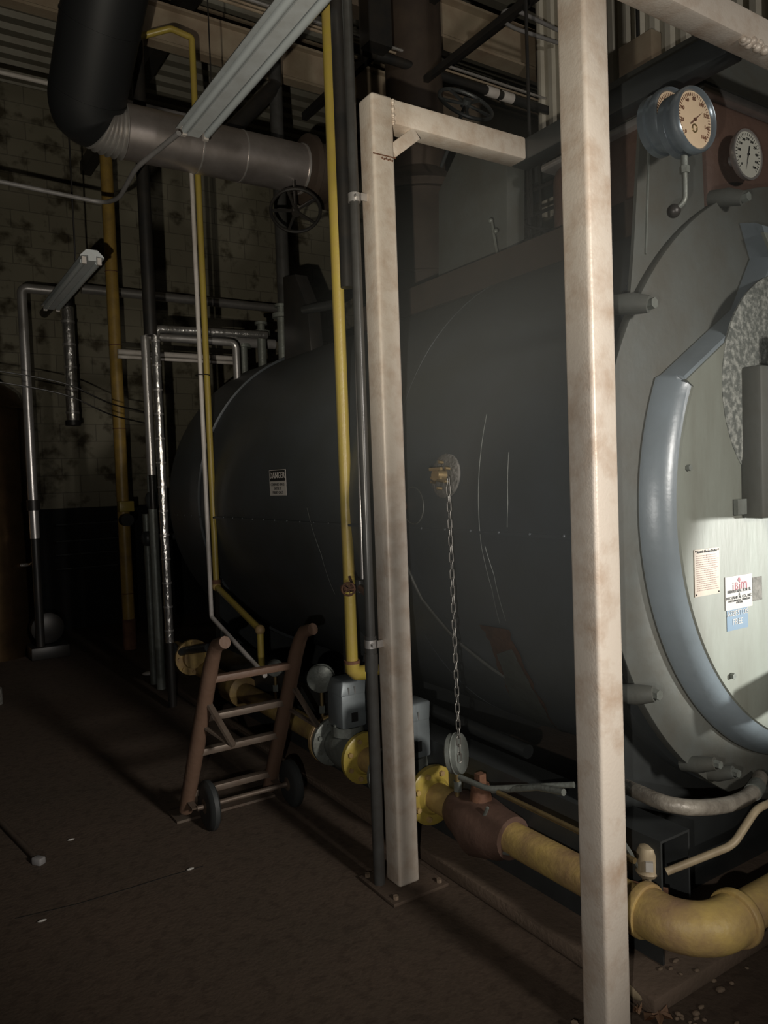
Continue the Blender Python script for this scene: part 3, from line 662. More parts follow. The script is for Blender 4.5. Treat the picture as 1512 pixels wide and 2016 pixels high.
# diaphragm disks (pressure switches)
def disk_switch(c, axis, r, t, label, parent_stub):
    d = thing('pressure_switch', c, label, 'pressure switch')
    axis = Vector(axis).normalized()
    MB().lathe(c-axis*t/2, axis, [(0, r*0.9), (0.006, r), (t*0.45, r), (t*0.5, r*1.04), (t*0.55, r), (t-0.006, r), (t, r*0.9)], 32).build('case', M['castgrey'], d)
    MB().cyl(c-Vector((0, 0, r)), Vector((c.x, c.y, parent_stub)), 0.010, seg=10).build('stem', M['brass'], d)
    MB().cyl((c.x, c.y, (c.z-r+parent_stub)/2-0.02), (c.x, c.y, (c.z-r+parent_stub)/2+0.02), 0.017, seg=6).build('union_nut', M['castgrey'], d)
    return d
dk = P(899, 1495, X=1.80)
disk_switch(Vector((GX-0.03, P(899, 1495, X=GX-0.03).y, dk.z)), (0.55, -0.83, 0.12), 0.078, 0.055, 'round grey diaphragm switch at the foot of the hanging chain', GZ+GR)
dk = P(632, 1335, X=GX-0.02)
disk_switch(dk, (-0.6, -0.8, 0), 0.072, 0.06, 'round grey diaphragm switch between hand truck and motor valve', GZ+GR)
dk = P(541, 1315, X=GX)
disk_switch(dk, (-0.5, -0.8, 0), 0.05, 0.05, 'small dim diaphragm switch behind the hand truck top', GZ+GR)
# chain hanging from the fitting to the disk
ch = thing('hanging_chain', onshell(mh.y, mh.z, 0.05), 'light steel link chain hanging from the round fitting down the boiler side', 'chain')
top = P(882, 940, X=1.735); bot = P(905, 1500, X=1.735); nl = 34; L_ = (top.z-bot.z)/nl
link_mesh = None
for i in range(nl):
    z = top.z-(i+0.5)*L_; yv = top.y*(1-(i+.5)/nl)+bot.y*(i+.5)/nl
    if link_mesh is None:
        mb = MB(); hw, hl, rr = 0.0075, L_*0.62, 0.0022; pts = []
        for k in range(20):
            a = 2*math.pi*k/20; pts.append(Vector((0, hw*math.cos(a), (hl-hw)*(1 if math.sin(a) > 0 else -1)+hw*math.sin(a) if abs(math.sin(a)) > 1e-6 else 0)))
        pts = [Vector((0, hw*math.cos(2*math.pi*k/20), math.copysign(hl-hw, math.sin(2*math.pi*k/20+0.001))+hw*math.sin(2*math.pi*k/20))) for k in range(20)]
        pts.append(pts[0].copy()); mb.rings(pts, [rr]*21, 6, cap=False); o = mb.build('link', M['chain'], None); link_mesh = o.data
    else: o = bpy.data.objects.new('link', link_mesh); COL.objects.link(o)
    o.parent = ch; o.location = Vector((top.x, yv, z))-ch.location; o.rotation_euler = (0, 0, math.radians(75 if i % 2 else -12))
# lower pipes along the boiler base
def pipe(name, label, cat, path, r, m, bend=0.05, group=None, seg=12):
    o = thing(name, path[0], label, cat, group)
    MB().tube(path, r, bend, seg).build('pipe', m, o); return o
def simple(name, label, cat, mb, m, bevel=0.0, group=None):
    return tag(mb.build(name, m, None, bevel=bevel), label, cat, group)
simple('base_rail', 'dark round edged rail along the boiler foot behind the chain', 'rail', MB().tube([P(830, 1388, X=2.2), P(1040, 1480, X=2.2)], 0.03, 0, 12), M['dark'])
simple('base_rail', 'lower dark rail between gas main and boiler, right of the diaphragm switch', 'rail', MB().tube([P(930, 1500, X=2.15), P(1130, 1600, X=2.15)], 0.025, 0, 12), M['dark'])
ct = thing('pilot_tubing', P(920, 1543, X=1.84), 'thin dusty copper tubes running right from the diaphragm switch over the gas main', 'tubing')
MB().tube([P(905, 1530, X=1.82), P(960, 1553, X=1.82), P(1130, 1545, X=1.95)], 0.011, 0.03, 10).build('tube', M['castgrey'], ct)
MB().tube([P(980, 1560, X=1.80), P(1130, 1632, X=1.80), P(1250, 1695, X=1.80)], 0.009, 0.03, 10).build('tube', M['brass'], ct)
# pilot regulator can and tube
cn = P(1275, 1680, X=1.95); cb_ = P(1272, 1720, X=1.95)
pr = thing('pilot_regulator', (cn.x, cn.y, cb_.z), 'small domed beige regulator beside the skid channel end', 'regulator')
MB().lathe((cn.x, cn.y, cb_.z), (0, 0, 1), [(0, 0.03), (0.012, 0.038), (0.02, 0.034), (0.075, 0.034), (0.092, 0.026), (0.10, 0.008)], 24).build('dome', M['can'], pr)
MB().cyl((cn.x, cn.y, cb_.z-0.04), (cn.x, cn.y, cb_.z), 0.018, seg=8).build('neck', M['can'], pr)
MB().box((cn.x-0.024, cn.y-0.024, cb_.z+0.045), (0.022, 0.022, 0.03), Matrix.Rotation(0.75, 3, 'Z')).build('label_plate', M['paper'], pr)
MB().tube([(cn.x-0.06, cn.y+0.10, cb_.z-0.04), (cn.x, cn.y, cb_.z-0.045), (cn.x+0.03, cn.y-0.05, cb_.z-0.045)], 0.014, 0.02, 8).build('fittings', M['rust'], pr)
MB().tube([P(1225, 1655, X=1.90), P(1262, 1712, X=1.93)], 0.008, 0, 8).build('inlet_tube', M['castgrey'], pr)
pts = [P(1312, 1716, Y=cn.y-0.06), P(1443, 1664, Y=1.36), P(1490, 1592, Y=1.36), P(1530, 1575, Y=1.36)]
pipe('pilot_pipe', 'thin beige pipe bending up to the right below the boiler door', 'pipe', pts, 0.012, M['can'], 0.03)
# curved hose loop below the door
pts = [P(1225, 1545, Y=1.75), P(1262, 1562, Y=1.62), P(1315, 1583, Y=1.5), P(1375, 1590, Y=1.45), P(1440, 1582, Y=1.45), P(1482, 1560, Y=1.47), P(1497, 1530, Y=1.53)]
hl = thing('drain_hose', pts[0], 'thick dusty hose curving under the boiler door', 'hose')
sm = []
for i in range(len(pts)-1):
    for j in range(5):
        t = j/5; p0 = pts[max(i-1, 0)]; p1_ = pts[i]; p2_ = pts[i+1]; p3 = pts[min(i+2, len(pts)-1)]
        sm.append(0.5*((2*p1_)+(p2_-p0)*t+(2*p0-5*p1_+4*p2_-p3)*t*t+(3*p1_-p0-3*p2_+p3)*t**3))
sm.append(pts[-1]); MB().tube(sm, 0.025, 0, 16).build('hose', M['hose'], hl)
MB().rings([sm[-6], sm[-4]], [0.029, 0.029], 16).build('hose_clamp', M['castgrey'], hl)

# ------------------------------------------------------------------ vertical pipes
def vpipe(name, label, cat, x1, y1, x2, y2, X, r, m, extra_top=None, group=None, Y=None):
    a, b = vert(x1, y1, x2, y2, X=X, Y=Y)
    if extra_top: a.z = extra_top
    o = thing(name, b, label, cat, group)
    MB().cyl(a, b, r, seg=16).build('pipe', m, o); return o, a, b
o, a, b = vpipe('gas_riser', 'bright yellow gas riser left of the far post, ending in an elbow', 'gas pipe', 645, 0, 692, 1305, 1.80, 0.0285, M['gas'], extra_top=CZ)
MB().rings([b+Vector((0, 0, 0.012)), b, b-Vector((0, 0, 0.03)), b+Vector((0.02, 0, -0.05)), b+Vector((0.05, 0, -0.055)), b+Vector((0.09, 0, -0.055))], [0.036]*6, 16).build('elbow', M['gas'], o)
MB().cyl(b+Vector((0, 0, 0.0)), b+Vector((0, 0, 0.014)), 0.038).build('coupling_ring', M['rust'], o)
MB().cyl(b+Vector((0.07, 0, -0.055)), b+Vector((0.2, 0, -0.055)), 0.026).build('branch', M['gas'], o)
# dark conduits strapped to the far post
o, a, b = vpipe('electrical_conduit', 'dark conduit strapped to the left side of the far post', 'conduit', 690, 0, 737, 1640, 1.545, 0.019, M['conduit'], extra_top=4.9)
cx_, cy_ = a.x, a.y; b.z = 0
for (x, y_) in ((690, 395), (722, 1265)):
    z = P(x, y_, X=1.545).z
    cl = MB().lathe((cx_, cy_, z-0.016), (0, 0, 1), [(0, 0.0195), (0, 0.024), (0.032, 0.024), (0.032, 0.0195)], 20, cap=False).build('strap_clamp', M['steel'], o)
    MB().bb((cx_+0.015, cy_-0.028, z-0.014), (1.60, cy_-0.022, z+0.014)).build('clamp_tail', M['steel'], cl)
    MB().cyl((cx_-0.008, cy_-0.023, z), (cx_-0.008, cy_-0.038, z), 0.008, seg=6).build('clamp_screw', M['steel'], cl)
MB().tube([P(700, 600, X=1.57), P(714, 1140, X=1.57)], 0.008, 0, 10).build('slim_conduit', M['steel'], o)
MB().cyl((cx_, cy_, 0.0), (cx_, cy_, 1.0), 0.023).build('lower_pipe', M['conduit'], o)
MB().cyl((cx_, cy_, 0.86), (cx_, cy_, 0.93), 0.026).build('coupling', M['conduit'], o)
o = simple('vent_pipe', 'black pipe rising beside the yellow gas riser up to the roof', 'pipe', MB().cyl((1.62, 2.72, 2.4), (1.62, 2.72, CZ), 0.028), M['black'])
# small valve with red-brown handle by the yellow riser
vp = P(697, 1158, X=1.60)
sv = thing('gate_valve', vp, 'small brown valve with a lobed handwheel in front of the yellow riser', 'valve')
MB().tube([Vector((cx_, cy_, vp.z)), vp+Vector((0.03, 0.0, 0)), vp+Vector((-0.05, 0.02, 0))], 0.016, 0, 10).build('body', M['rust'], sv)
wv = P(686, 1160, X=1.55)
mb = MB().torus(wv, (-0.4, -0.9, 0), 0.026, 0.0045, 24, 6)
for k in range(5):
    a_ = 2*math.pi*k/5; mb.bar(wv, wv+Vector((0.9*0.026*math.cos(a_), -0.4*0.026*math.cos(a_), 0.026*math.sin(a_))), 0.006, 0.004)
mb.build('handwheel', M['rust'], sv)
MB().bar(vp+Vector((0.0, 0.0, 0.0)), vp+Vector((-0.01, 0.02, 0.05)), 0.012, 0.006).build('lever', M['rust'], sv)
MB().cyl(vp+Vector((0.03, 0, -0.02)), vp+Vector((0.03, 0, 0.03)), 0.02).build('tee', M['conduit'], sv)

# white and yellow thin pipes side by side
wx = 1.75
w1, w2 = vert(384, 350, 410, 1212, X=wx)
o = thing('white_pipe', w2, 'slim white pipe beside the slim yellow one, bending down behind the hand truck', 'pipe')
MB().tube([(w1.x, w1.y, P(385, 300, X=wx).z), w2, P(522, 1330, X=wx)], 0.0145, 0.02, 12).build('pipe', M['white'], o)
mb = MB(); z_ = P(400, 737, X=wx).z; mb.torus((w1.x+0.012, w1.y-0.005, z_), (0, 0, 1), 0.045, 0.003, 20, 6); mb.build('tie_wire', M['black'], o)
yx = 1.80
y1_, y2_ = vert(388, 350, 428, 1155, X=yx)
o = thing('slim_gas_pipe', y2_, 'slim yellow gas pipe with two elbows, directly right of the white pipe', 'gas pipe')
q1, q2 = P(512, 1240, X=yx), P(516, 1310, X=yx)
ytop = P(376, 60, X=yx).z
MB().tube([(y1_.x-0.6, y1_.y+0.3, ytop-0.15), (y1_.x-0.12, y1_.y+0.05, ytop), (y1_.x, y1_.y, ytop-0.05), y2_, q1, Vector((q1.x, q1.y, q2.z))], 0.0205, 0.02, 14).build('pipe', M['gas'], o)
MB().sphere(y2_, 0.031).build('elbow', M['gas_old'], o); MB().sphere(q1, 0.031).build('elbow', M['gas_old'], o)
MB().cyl(y2_+Vector((0, 0, 0.02)), y2_+Vector((0, 0, 0.045)), 0.03).build('coupling_ring', M['rust'], o)
# tall yellow pipe further left with a yellow box and round valve
b = P(257, 1288, Z=0.0)
o = thing('tall_gas_pipe', b, 'dim ochre standing pipe carrying a small yellow box, between dark wall and foil pipe', 'gas pipe')
MB().cyl(b, (b.x, b.y, CZ), 0.058, seg=18).build('pipe', M['brown_yellow'], o)
for z in (0.6, 2.2, 3.0, 3.7): MB().torus((b.x, b.y, z), (0, 0, 1), 0.058, 0.005, 20, 6).build('joint_ring', M['rust'], o)
MB().cyl((b.x, b.y, 0), (b.x, b.y, 0.35), 0.064).build('rusty_foot', M['rust'], o)
bx = P(248, 997, Y=b.y-0.12); MB().bb((bx.x-0.068, b.y-0.16, bx.z-0.05), (bx.x+0.068, b.y-0.05, bx.z+0.05)).build('yellow_box', M['gas'], o, bevel=0.006)
MB().cyl((bx.x, b.y-0.16, bx.z-0.13), (bx.x, b.y-0.05, bx.z-0.13), 0.06).build('meter_body', M['black'], o)
# dark vertical pipe left of the slim pair
a, b = vert(287, 330, 298, 645, X=1.6)
simple('dark_riser', 'black riser from the silver duct down to the foil pipe elbow', 'pipe', MB().cyl((a.x, a.y+0.05, b.z-0.05), (a.x, a.y+0.05, CZ), 0.045), M['black'])
a, b = vert(560, 380, 572, 560, X=2.6)
simple('grey_riser', 'grey vertical pipe behind the black handwheel below the silver duct', 'pipe', MB().cyl((a.x, a.y+0.1, 2.5), (a.x, a.y+0.1, 5.0), 0.05), M['conduit'])
tag(MB().tube([(a.x, a.y+0.1, 4.62), P(540, 172, Y=a.y+0.1), P(425, 285, Y=5.1)], 0.055, 0.06).build('black_branch', M['black']), 'black branch pipe bending off above the silver duct', 'pipe')
# foil clad pipes
def foil_pipe(label, x1, y1, x2, y2, X, r, hor, bands, m='foil', name='foil_clad_pipe'):
    a, b = vert(x1, y1, x2, y2, X=X); o = thing(name, b, label, 'insulated pipe')
    path = [b, a]
    if hor: path.append(Vector((hor[0], a.y, a.z))) if not hor[1] else path.append(hor[1])
    MB().tube(path, r, 0.05, 16).build('cladding', M[m], o)
    mb = MB(); L_ = a.z-b.z
    for i in range(bands):
        z = b.z+L_*(i+0.5)/bands; mb.lathe((a.x, a.y, z-0.006), (0, 0, 1), [(0, r), (0, r+0.004), (0.012, r+0.004), (0.012, r)], 16, cap=False)
    if bands: mb.build('strap_bands', M['steel'], o)
    return o, a, b
fo, fa, fb = foil_pipe('bright foil clad pipe with banding, dropping in front of the dark boiler end', 304, 648, 335, 1265, 1.65, 0.03, (2.6, P(525, 660, Y=P(304, 648, X=1.65).y)), 13)
MB().cyl(fb+Vector((0, 0, -0.47)), fb, 0.03).build('bare_foot', M['black'], fo)
mo, ma, mb_ = foil_pipe('plain dull metal pipe just left of the banded foil pipe', 285, 662, 299, 935, 1.62, 0.032, None, 0, 'steel', 'metal_clad_pipe')
MB().tube([ma, ma+Vector((0.7, 0, 0.0)), (ma.x+0.7, ma.y, 2.40)], 0.028, 0.05).build('top_run', M['steel'], mo)
MB().cyl(mb_, (mb_.x, mb_.y, mb_.z-0.25), 0.022).build('bare_end', M['black'], mo)
foil_pipe('short foil clad pipe stub hanging under the small light fixture', 135, 605, 141, 828, None, 0.0, None, 0) if False else None
a, b = vert(136, 605, 140, 828, Y=8.2)
o = thing('foil_clad_pipe', b, 'short foil clad stub hanging against the far wall below the small light', 'insulated pipe')
MB().cyl(a, b, 0.06).build('cladding', M['foil'], o)
mb = MB()
for k in range(5): mb.lathe((a.x, a.y, b.z+(a.z-b.z)*(k+0.3)/5), (0, 0, 1), [(0, 0.06), (0, 0.066), (0.02, 0.066), (0.02, 0.06)], 16, cap=False)
mb.build('strap_bands', M['steel'], o)
MB().tube([a, a+Vector((0, 0, 0.2)), Vector((a.x, 9.5, a.z+0.2))], 0.05, 0.08).build('bare_pipe', M['black'], o)
MB().cyl(b-Vector((0, 0, 0.05)), b, 0.075).build('end_flange', M['black'], o)
a, b = vert(48, 600, 65, 1060, Y=8.0)
o = thing('metal_clad_pipe', b, 'leftmost tall metal clad pipe by the round tank, turning right at its top', 'insulated pipe')
tp_ = P(45, 567, Y=8.0)
MB().tube([b, Vector((a.x, a.y, tp_.z)), Vector((P(120, 560, Y=8.0).x, 8.0, tp_.z))], 0.045, 0.06, 16).build('cladding', M['steel'], o)
MB().cyl(Vector((a.x, a.y, P(60, 995, Y=8.0).z-0.05)), Vector((a.x, a.y, P(60, 995, Y=8.0).z+0.05)), 0.06).build('coupling', M['black'], o)
MB().cyl((a.x, a.y, 0), b, 0.04).build('bare_foot', M['black'], o)
# horizontal pipes across the back
def hpipe(label, x1, y1, x2, y2, Y, r, m, name='wall_pipe', band=False, group=None):
    a = P(x1, y1, Y=Y); b = P(x2, y2, Y=Y); z = (a.z+b.z)/2
    o = thing(name, (a.x, Y, z), label, 'pipe', group)
    MB().cyl((a.x, Y, z), (b.x, Y, z), r, seg=16).build('pipe', m, o)
    return o
hpipe('silver pipe crossing the back wall, highest of the level pipes', 160, 572, 548, 605, 8.6, 0.05, M['steel'])
hpipe('grey lagged pipe crossing just under the foil pipe elbow', 318, 662, 540, 678, 6.0, 0.042, M['insul'])
hpipe('thin white pipe low across the back, upper of the close pair', 232, 693, 488, 707, 6.4, 0.022, M['white'])
hpipe('thin white pipe low across the back, lower of the close pair', 232, 702, 488, 716, 6.5, 0.016, M['white'])
# big silver duct with corrugated elbow and black riser duct
dl, drr = P(243, 262, Y=4.6), P(592, 330, Y=4.6)
dz = (dl.z+drr.z)/2
du = thing('exhaust_duct', (dl.x, 4.6, dz), 'large silver sheet metal duct crossing high left, turning up into black duct', 'duct')
dR = 0.155
MB().rings([(dl.x, 4.6, dz), (drr.x, 4.6, dz)], [dR, dR], 40).build('silver_duct', M['duct'], du)
mb = MB()
for x in (385, 470): xx = P(x, 290, Y=4.6).x; mb.lathe((xx, 4.6, dz), (1, 0, 0), [(0, dR), (0, dR+0.003), (0.008, dR+0.003), (0.008, dR)], 40, cap=False)
mb.lathe((drr.x-0.012, 4.6, dz), (1, 0, 0), [(0, dR), (0, dR+0.006), (0.012, dR+0.006), (0.012, dR)], 40, cap=False)
mb.build('duct_joint', M['steel'], du)
mb = MB(); pts = []; rr = []
c0 = Vector((dl.x, 4.6, dz)); up = Vector((-0.03, -0.55, 1.0)).normalized(); n = 42
ctrl = [c0, P(168, 268, Y=4.6), P(172, 190, Y=4.5)]
ctrl[1].z = dz
tdir = (P(206, 0, Y=4.15)-ctrl[2]).normalized(); bR = 0.205
def bez(t): return ctrl[0]*(1-t)**2+ctrl[1]*2*t*(1-t)+ctrl[2]*t*t
n = 60
for i in range(n+1):
    t = 0.45*i/n; pts.append(bez(t)); rr.append(dR-0.004+0.013*math.sin(i*math.pi/5))
mb.rings(pts, rr, 36); mb.build('corrugated_elbow', M['steel'], du)
pts = [bez(0.42+0.58*i/14) for i in range(15)]+[ctrl[2]+tdir*0.3*k for k in range(1, 8)]
rad = [dR+0.01+(bR-dR-0.01)*min(1, i/7) for i in range(15)]+[bR]*7
MB().rings(pts, rad, 44).build('black_duct', M['glossyblack'], du)
mb = MB()
for k in range(4):
    q = ctrl[2]+tdir*(0.02+0.36*k); mb.rings([q, q+tdir*0.008], [bR+0.005]*2, 44)
mb.build('duct_joint', M['glossyblack'], du)
MB().lathe((drr.x, 4.6, dz), (1, 0, 0), [(0.0, dR+0.005), (0.02, dR+0.07), (0.06, dR+0.07), (0.07, dR+0.03), (0.20, dR+0.03), (0.21, dR+0.07), (0.25, dR+0.07)], 36).build('valve_flange', M['brown'], du)
# handwheels
def handwheel(c, axis, R, label, stem, m='black'):
    o = thing('handwheel', c, label, 'handwheel'); axis = Vector(axis).normalized()
    MB().torus(c, axis, R, R*0.07, 40, 8).build('rim', M[m], o)
    ref = Vector((0, 0, 1)) if abs(axis.z) < 0.9 else Vector((1, 0, 0)); nx = (ref-axis*ref.dot(axis)).normalized(); ny = axis.cross(nx)
    for k in range(5):
        a = 2*math.pi*k/5+0.3; MB().bar(c, c+(nx*math.cos(a)+ny*math.sin(a))*R, R*0.1, R*0.08, up=axis).build('spoke', M[m], o)
    MB().cyl(c-axis*0.02, c+axis*0.03, R*0.16).build('hub', M[m], o)
    MB().cyl(c, c-axis*stem, R*0.07).build('stem', M[m], o)
    return o
hw = P(582, 415, Y=4.35); handwheel(hw, (-0.25, -0.5, -0.8), 0.155, 'black spoked handwheel under the end of the silver duct', 0.35)
hw = P(917, 205, Y=3.6); handwheel(hw, (-0.1, -0.75, 0.6), 0.17, 'dim handwheel above the frame crossbeam', 0.4, 'dark')
hw = P(912, 292, Y=3.4); handwheel(hw, (-0.1, -0.5, 0.85), 0.085, 'small dim handwheel just below the frame crossbeam', 0.9, 'dark')
# angled sheet duct fin on the boiler crown
q = [P(557, 545, X=2.45), P(580, 540, X=2.45), P(605, 605, X=2.45), P(612, 690, X=2.45), P(560, 712, X=2.45)]
simple('lever_bracket', 'black angular bracket standing on the boiler crown beside the grey riser', 'bracket', MB().prism(q, (0.10, 0, 0)), M['black'], bevel=0.006)
pts = [P(600, 610, X=2.4), P(655, 600, X=2.4), P(690, 578, X=2.4)]
simple('vent_elbow', 'short dark bent pipe right of the angular bracket on the boiler', 'pipe', MB().tube(pts, 0.03, 0.03, 12), M['dark'])
# dark rust-coloured vertical drum behind the far post and the pale box beyond
vt = P(815, 350, Y=4.3)
o = thing('breeching_drum', (vt.x+0.1, 4.4, BZ+BR-0.1), 'dark brown vertical drum on the boiler, behind the far post', 'drum')
MB().lathe((vt.x+0.1, 4.4, BZ+1.10), (0, 0, 1), [(0, 0.34), (0.95, 0.34), (0.95, 0.38), (1.0, 0.38), (1.15, 0.2), (2.4, 0.2)], 40).build('shell', M['brown'], o)
MB().torus((vt.x+0.1, 4.4, BZ+1.5), (0, 0, 1), 0.34, 0.012, 40, 6).build('hoop', M['brown'], o)
q = [P(863, 548, X=2.65), P(863, 378, X=2.65), P(905, 285, X=2.65), P(998, 310, X=2.65), P(998, 497, X=2.65)]
simple('sheet_metal_box', 'plain grey sheet metal box with a cut corner above the boiler', 'box', MB().prism(q, (0.12, 0, 0)), M['shell_grey'], bevel=0.004)
# pipe railings right of the box
rl = thing('platform_rail', P(990, 400, X=3.0), 'thin dark pipe railing between grey box and near post', 'railing')
z1 = P(1040, 378, X=3.0); za = P(995, 402, X=3.0); zb_ = P(1100, 350, X=3.0)
def rail(x1, y1, x2, y2, r, name='rail'):
    MB().tube([P(x1, y1, X=3.0), P(x2, y2, X=3.0)], r, 0, 10).build(name, M['black'], rl)
rail(990, 402, 1240, 290, 0.012); rail(1045, 425, 1240, 350, 0.010); rail(985, 520, 1240, 420, 0.018, 'lower_rail'); rail(1000, 538, 1240, 440, 0.008)
for x in (1008, 1018, 1043, 1066): a, b = vert(x-4, 300, x, 510, X=3.0); MB().cyl(a, b, 0.007 if x != 1043 else 0.011, seg=8).build('baluster', M['black'], rl)
MB().tube([P(968, 437, X=2.55), P(982, 520, X=2.55)], 0.007, 0, 8).build('gauge_cock_rod', M['castgrey'], rl)
mb = MB()
for (x, y_) in ((966, 435), (976, 455), (980, 512), (985, 520), (973, 522)): mb.sphere(P(x, y_, X=2.55), 0.013, u=10, v=8)
mb.build('cock_fittings', M['castgrey'], rl)
MB().tube([P(1003, 438, X=2.9), P(1095, 458, X=2.9)], 0.008, 0, 8).build('cross_rod', M['black'], rl)
a, b = vert(1040, 0, 1042, 430, X=2.9)
simple('hanger_rod', 'thin black hanger rod dropping from the roof behind the near post', 'rod', MB().cyl((a.x, a.y, b.z), (a.x, a.y, CZ), 0.009, seg=8), M['black'])
# dark beam and tan box at the upper right behind the frame
a = P(1190, 300, X=3.2); 
simple('square_duct', 'dark square duct running behind the frame corner at upper right', 'duct', MB().bb((3.2, 2.72, 3.28), (3.45, 3.95, 3.52)), M['dark'])
c = P(1247, 108, X=4.2)
simple('junction_box', 'tan junction box mounted before the ribbed siding', 'box', MB().bb((c.x, c.y-0.14, c.z-0.14), (c.x+0.1, c.y+0.12, c.z+0.10)), M['beige'], bevel=0.005)
simple('box_conduit', 'conduit rising from the tan junction box to the roof', 'conduit', MB().cyl((c.x+0.05, c.y, c.z+0.10), (c.x+0.05, c.y, CZ), 0.012), M['black'])
# pale beam sections seen right of near post
for (x, y_, l) in ((1215, 378, 'pale plate stub just right of the near post'), ):
    c = P(x, y_, X=3.1); simple('plate_stub', l, 'plate', MB().bb((c.x, c.y-0.13, c.z-0.05), (c.x+0.02, c.y+0.1, c.z+0.03)), M['beige'])
# ---- roof conduits
def xrun(x1, y1, x2, y2, Z, r, m, name, label, cat, parent=None):
    a = P(x1, y1, Z=Z); b = P(x2, y2, Z=Z); yv = (a.y+b.y)/2
    mb = MB().cyl((a.x, yv, Z), (b.x, yv, Z), r, seg=8)
    return mb, (a.x, yv, Z)
rc = None
for i, (dy) in enumerate((0, 9, 16)):
    a = P(780, 96+dy, Z=4.5)
    mb = MB().cyl((a.x-2.6, a.y, 4.5), (a.x+3.6, a.y, 4.5), 0.010 if i != 1 else 0.008, seg=8)
    tag(mb.build('roof_conduit', M['beige'] if i else M['steel']), ['upper', 'middle', 'lower'][i]+'most of three slim conduits crossing under the roof' if i != 1 else 'middle one of three slim conduits crossing under the roof', 'conduit', 'slim conduits under the roof')
a = P(870, 150, Z=4.4); sy_ = a.y
simple('black_pipe', 'thick black pipe crossing under the roof just below the slim conduits', 'pipe', MB().cyl((a.x-0.9, a.y, 4.4), (a.x+3.4, a.y, 4.4), 0.03), M['black'])
c = P(1000, 180, Z=4.38)
mb = MB(); mb.cyl((c.x-0.12, sy_, 4.4), (c.x-0.02, sy_, 4.4), 0.036); mb.cyl((c.x+0.03, sy_, 4.4), (c.x+0.13, sy_, 4.4), 0.036)
simple('pipe_saddles', 'two small white saddles on the black roof pipe', 'pipe clip', mb, M['white'])
pts = [P(1100, 85, Z=4.8), P(1010, 55, Z=4.8), P(988, 40, Z=4.8), P(990, 20, Z=4.8), P(1020, 22, Z=4.8), P(1100, 60, Z=4.8)]
simple('bent_conduit', 'looped grey conduit high beside the near post', 'conduit', MB().tube(pts, 0.014, 0.12, 10), M['insul'])
c = P(745, 80, Z=4.35)
simple('hanger_clamp', 'black hanger clamp gripping the slim roof conduits', 'clamp', MB().bb((c.x-0.1, c.y-0.05, 4.3), (c.x+0.07, c.y+0.06, 4.62)), M['black'])
# conduit lower-left that rises to the duct
pts = [P(-60, 345, Y=5.2), P(205, 400, Y=5.2), P(235, 390, Y=4.9), P(268, 330, Y=4.4), P(352, 262, Y=3.9)]
simple('bent_conduit', 'grey conduit crossing the dark far left and rising to the big light', 'conduit', MB().tube(pts, 0.014, 0.1, 10), M['insul'])
a, b = P(-60, 128, Y=6.4), P(400, 235, Y=6.4)
simple('wall_conduit', 'thin pale conduit passing level behind the black duct', 'conduit', MB().cyl(a, b, 0.018, seg=10), M['white'])
# ------------------------------------------------------------------ strip light fixtures
def strip_light(a, b, label, wd, name='strip_light'):
    a = Vector(a); b = Vector(b); o = thing(name, a, label, 'light fixture')
    d = (b-a).normalized(); sd = d.cross(Vector((0, 0, 1))).normalized(); z = Vector((0, 0, 1))
    def pr(prof, nm, m, ext=0.0):
        pts = [a-d*ext+sd*x+z*y_ for x, y_ in prof]; return MB().prism(pts, (b-a)+d*2*ext).build(nm, m, o)
    w_ = wd/2
    pr([(-w_, 0.0), (-w_*0.95, 0.012), (-w_*0.45, 0.05), (w_*0.45, 0.05), (w_*0.95, 0.012), (w_, 0.0), (w_*0.9, 0.006), (w_*0.33, 0.012), (w_*0.33, -0.02), (-w_*0.33, -0.02), (-w_*0.33, 0.012), (-w_*0.9, 0.006)], 'housing', M['lamp_white'])
    for s_ in (-1, 1):
        tb = MB().cyl(a+d*0.05+sd*s_*w_*0.62-z*0.016, b-d*0.05+sd*s_*w_*0.62-z*0.016, 0.019, seg=14).build('lamp_tube', M['tube_grey'], o)
        for (q, t) in ((a, 1), (b, -1)):
            MB().box(q+d*t*0.025+sd*s_*w_*0.62-z*0.016, (0.026, 0.026, 0.044), Matrix.Rotation(math.atan2(d.y, d.x), 3, 'Z')).build('lamp_holder', M['white'], tb)
    return o
fa_ = P(380, 262, Z=3.55); strip_light((fa_.x, fa_.y, 3.55), (fa_.x, fa_.y-2.4, 3.55), 'long pale strip light hanging high left in the foreground', 0.20)
for yy in (fa_.y-0.3, fa_.y-2.0): simple('hanger_chain_rod', 'thin rod holding the big strip light, %s one' % ('farther' if yy > 2.5 else 'nearer'), 'rod', MB().cyl((fa_.x, yy, 3.60), (fa_.x, yy, CZ), 0.004, seg=6), M['black'])
f2a = P(188, 508, Z=3.1)
strip_light((f2a.x-0.02, f2a.y, f2a.z), (f2a.x-0.02, f2a.y+1.5, f2a.z), 'small dim strip light far left with a bright white end', 0.15)
simple('hanger_strap', 'thin rod holding the small dim strip light', 'rod', MB().cyl((f2a.x-0.02, f2a.y+0.5, f2a.z+0.05), (f2a.x-0.02, f2a.y+0.5, CZ), 0.006, seg=6), M['black'])
# cable drooping at the left
for k, (dy, l) in enumerate(((0, 'upper'), (22, 'lower'))):
    pts = [P(-20, 728+dy, Y=6.5), P(60, 740+dy, Y=6.5), P(140, 757+dy, Y=6.5), P(215, 795+dy, Y=6.4), P(290, 812+dy, Y=6.0)]
    simple('black_cable', '%s of two thin black cables sagging across the left' % l, 'cable', MB().tube(pts, 0.006, 0.2, 6), M['black'])
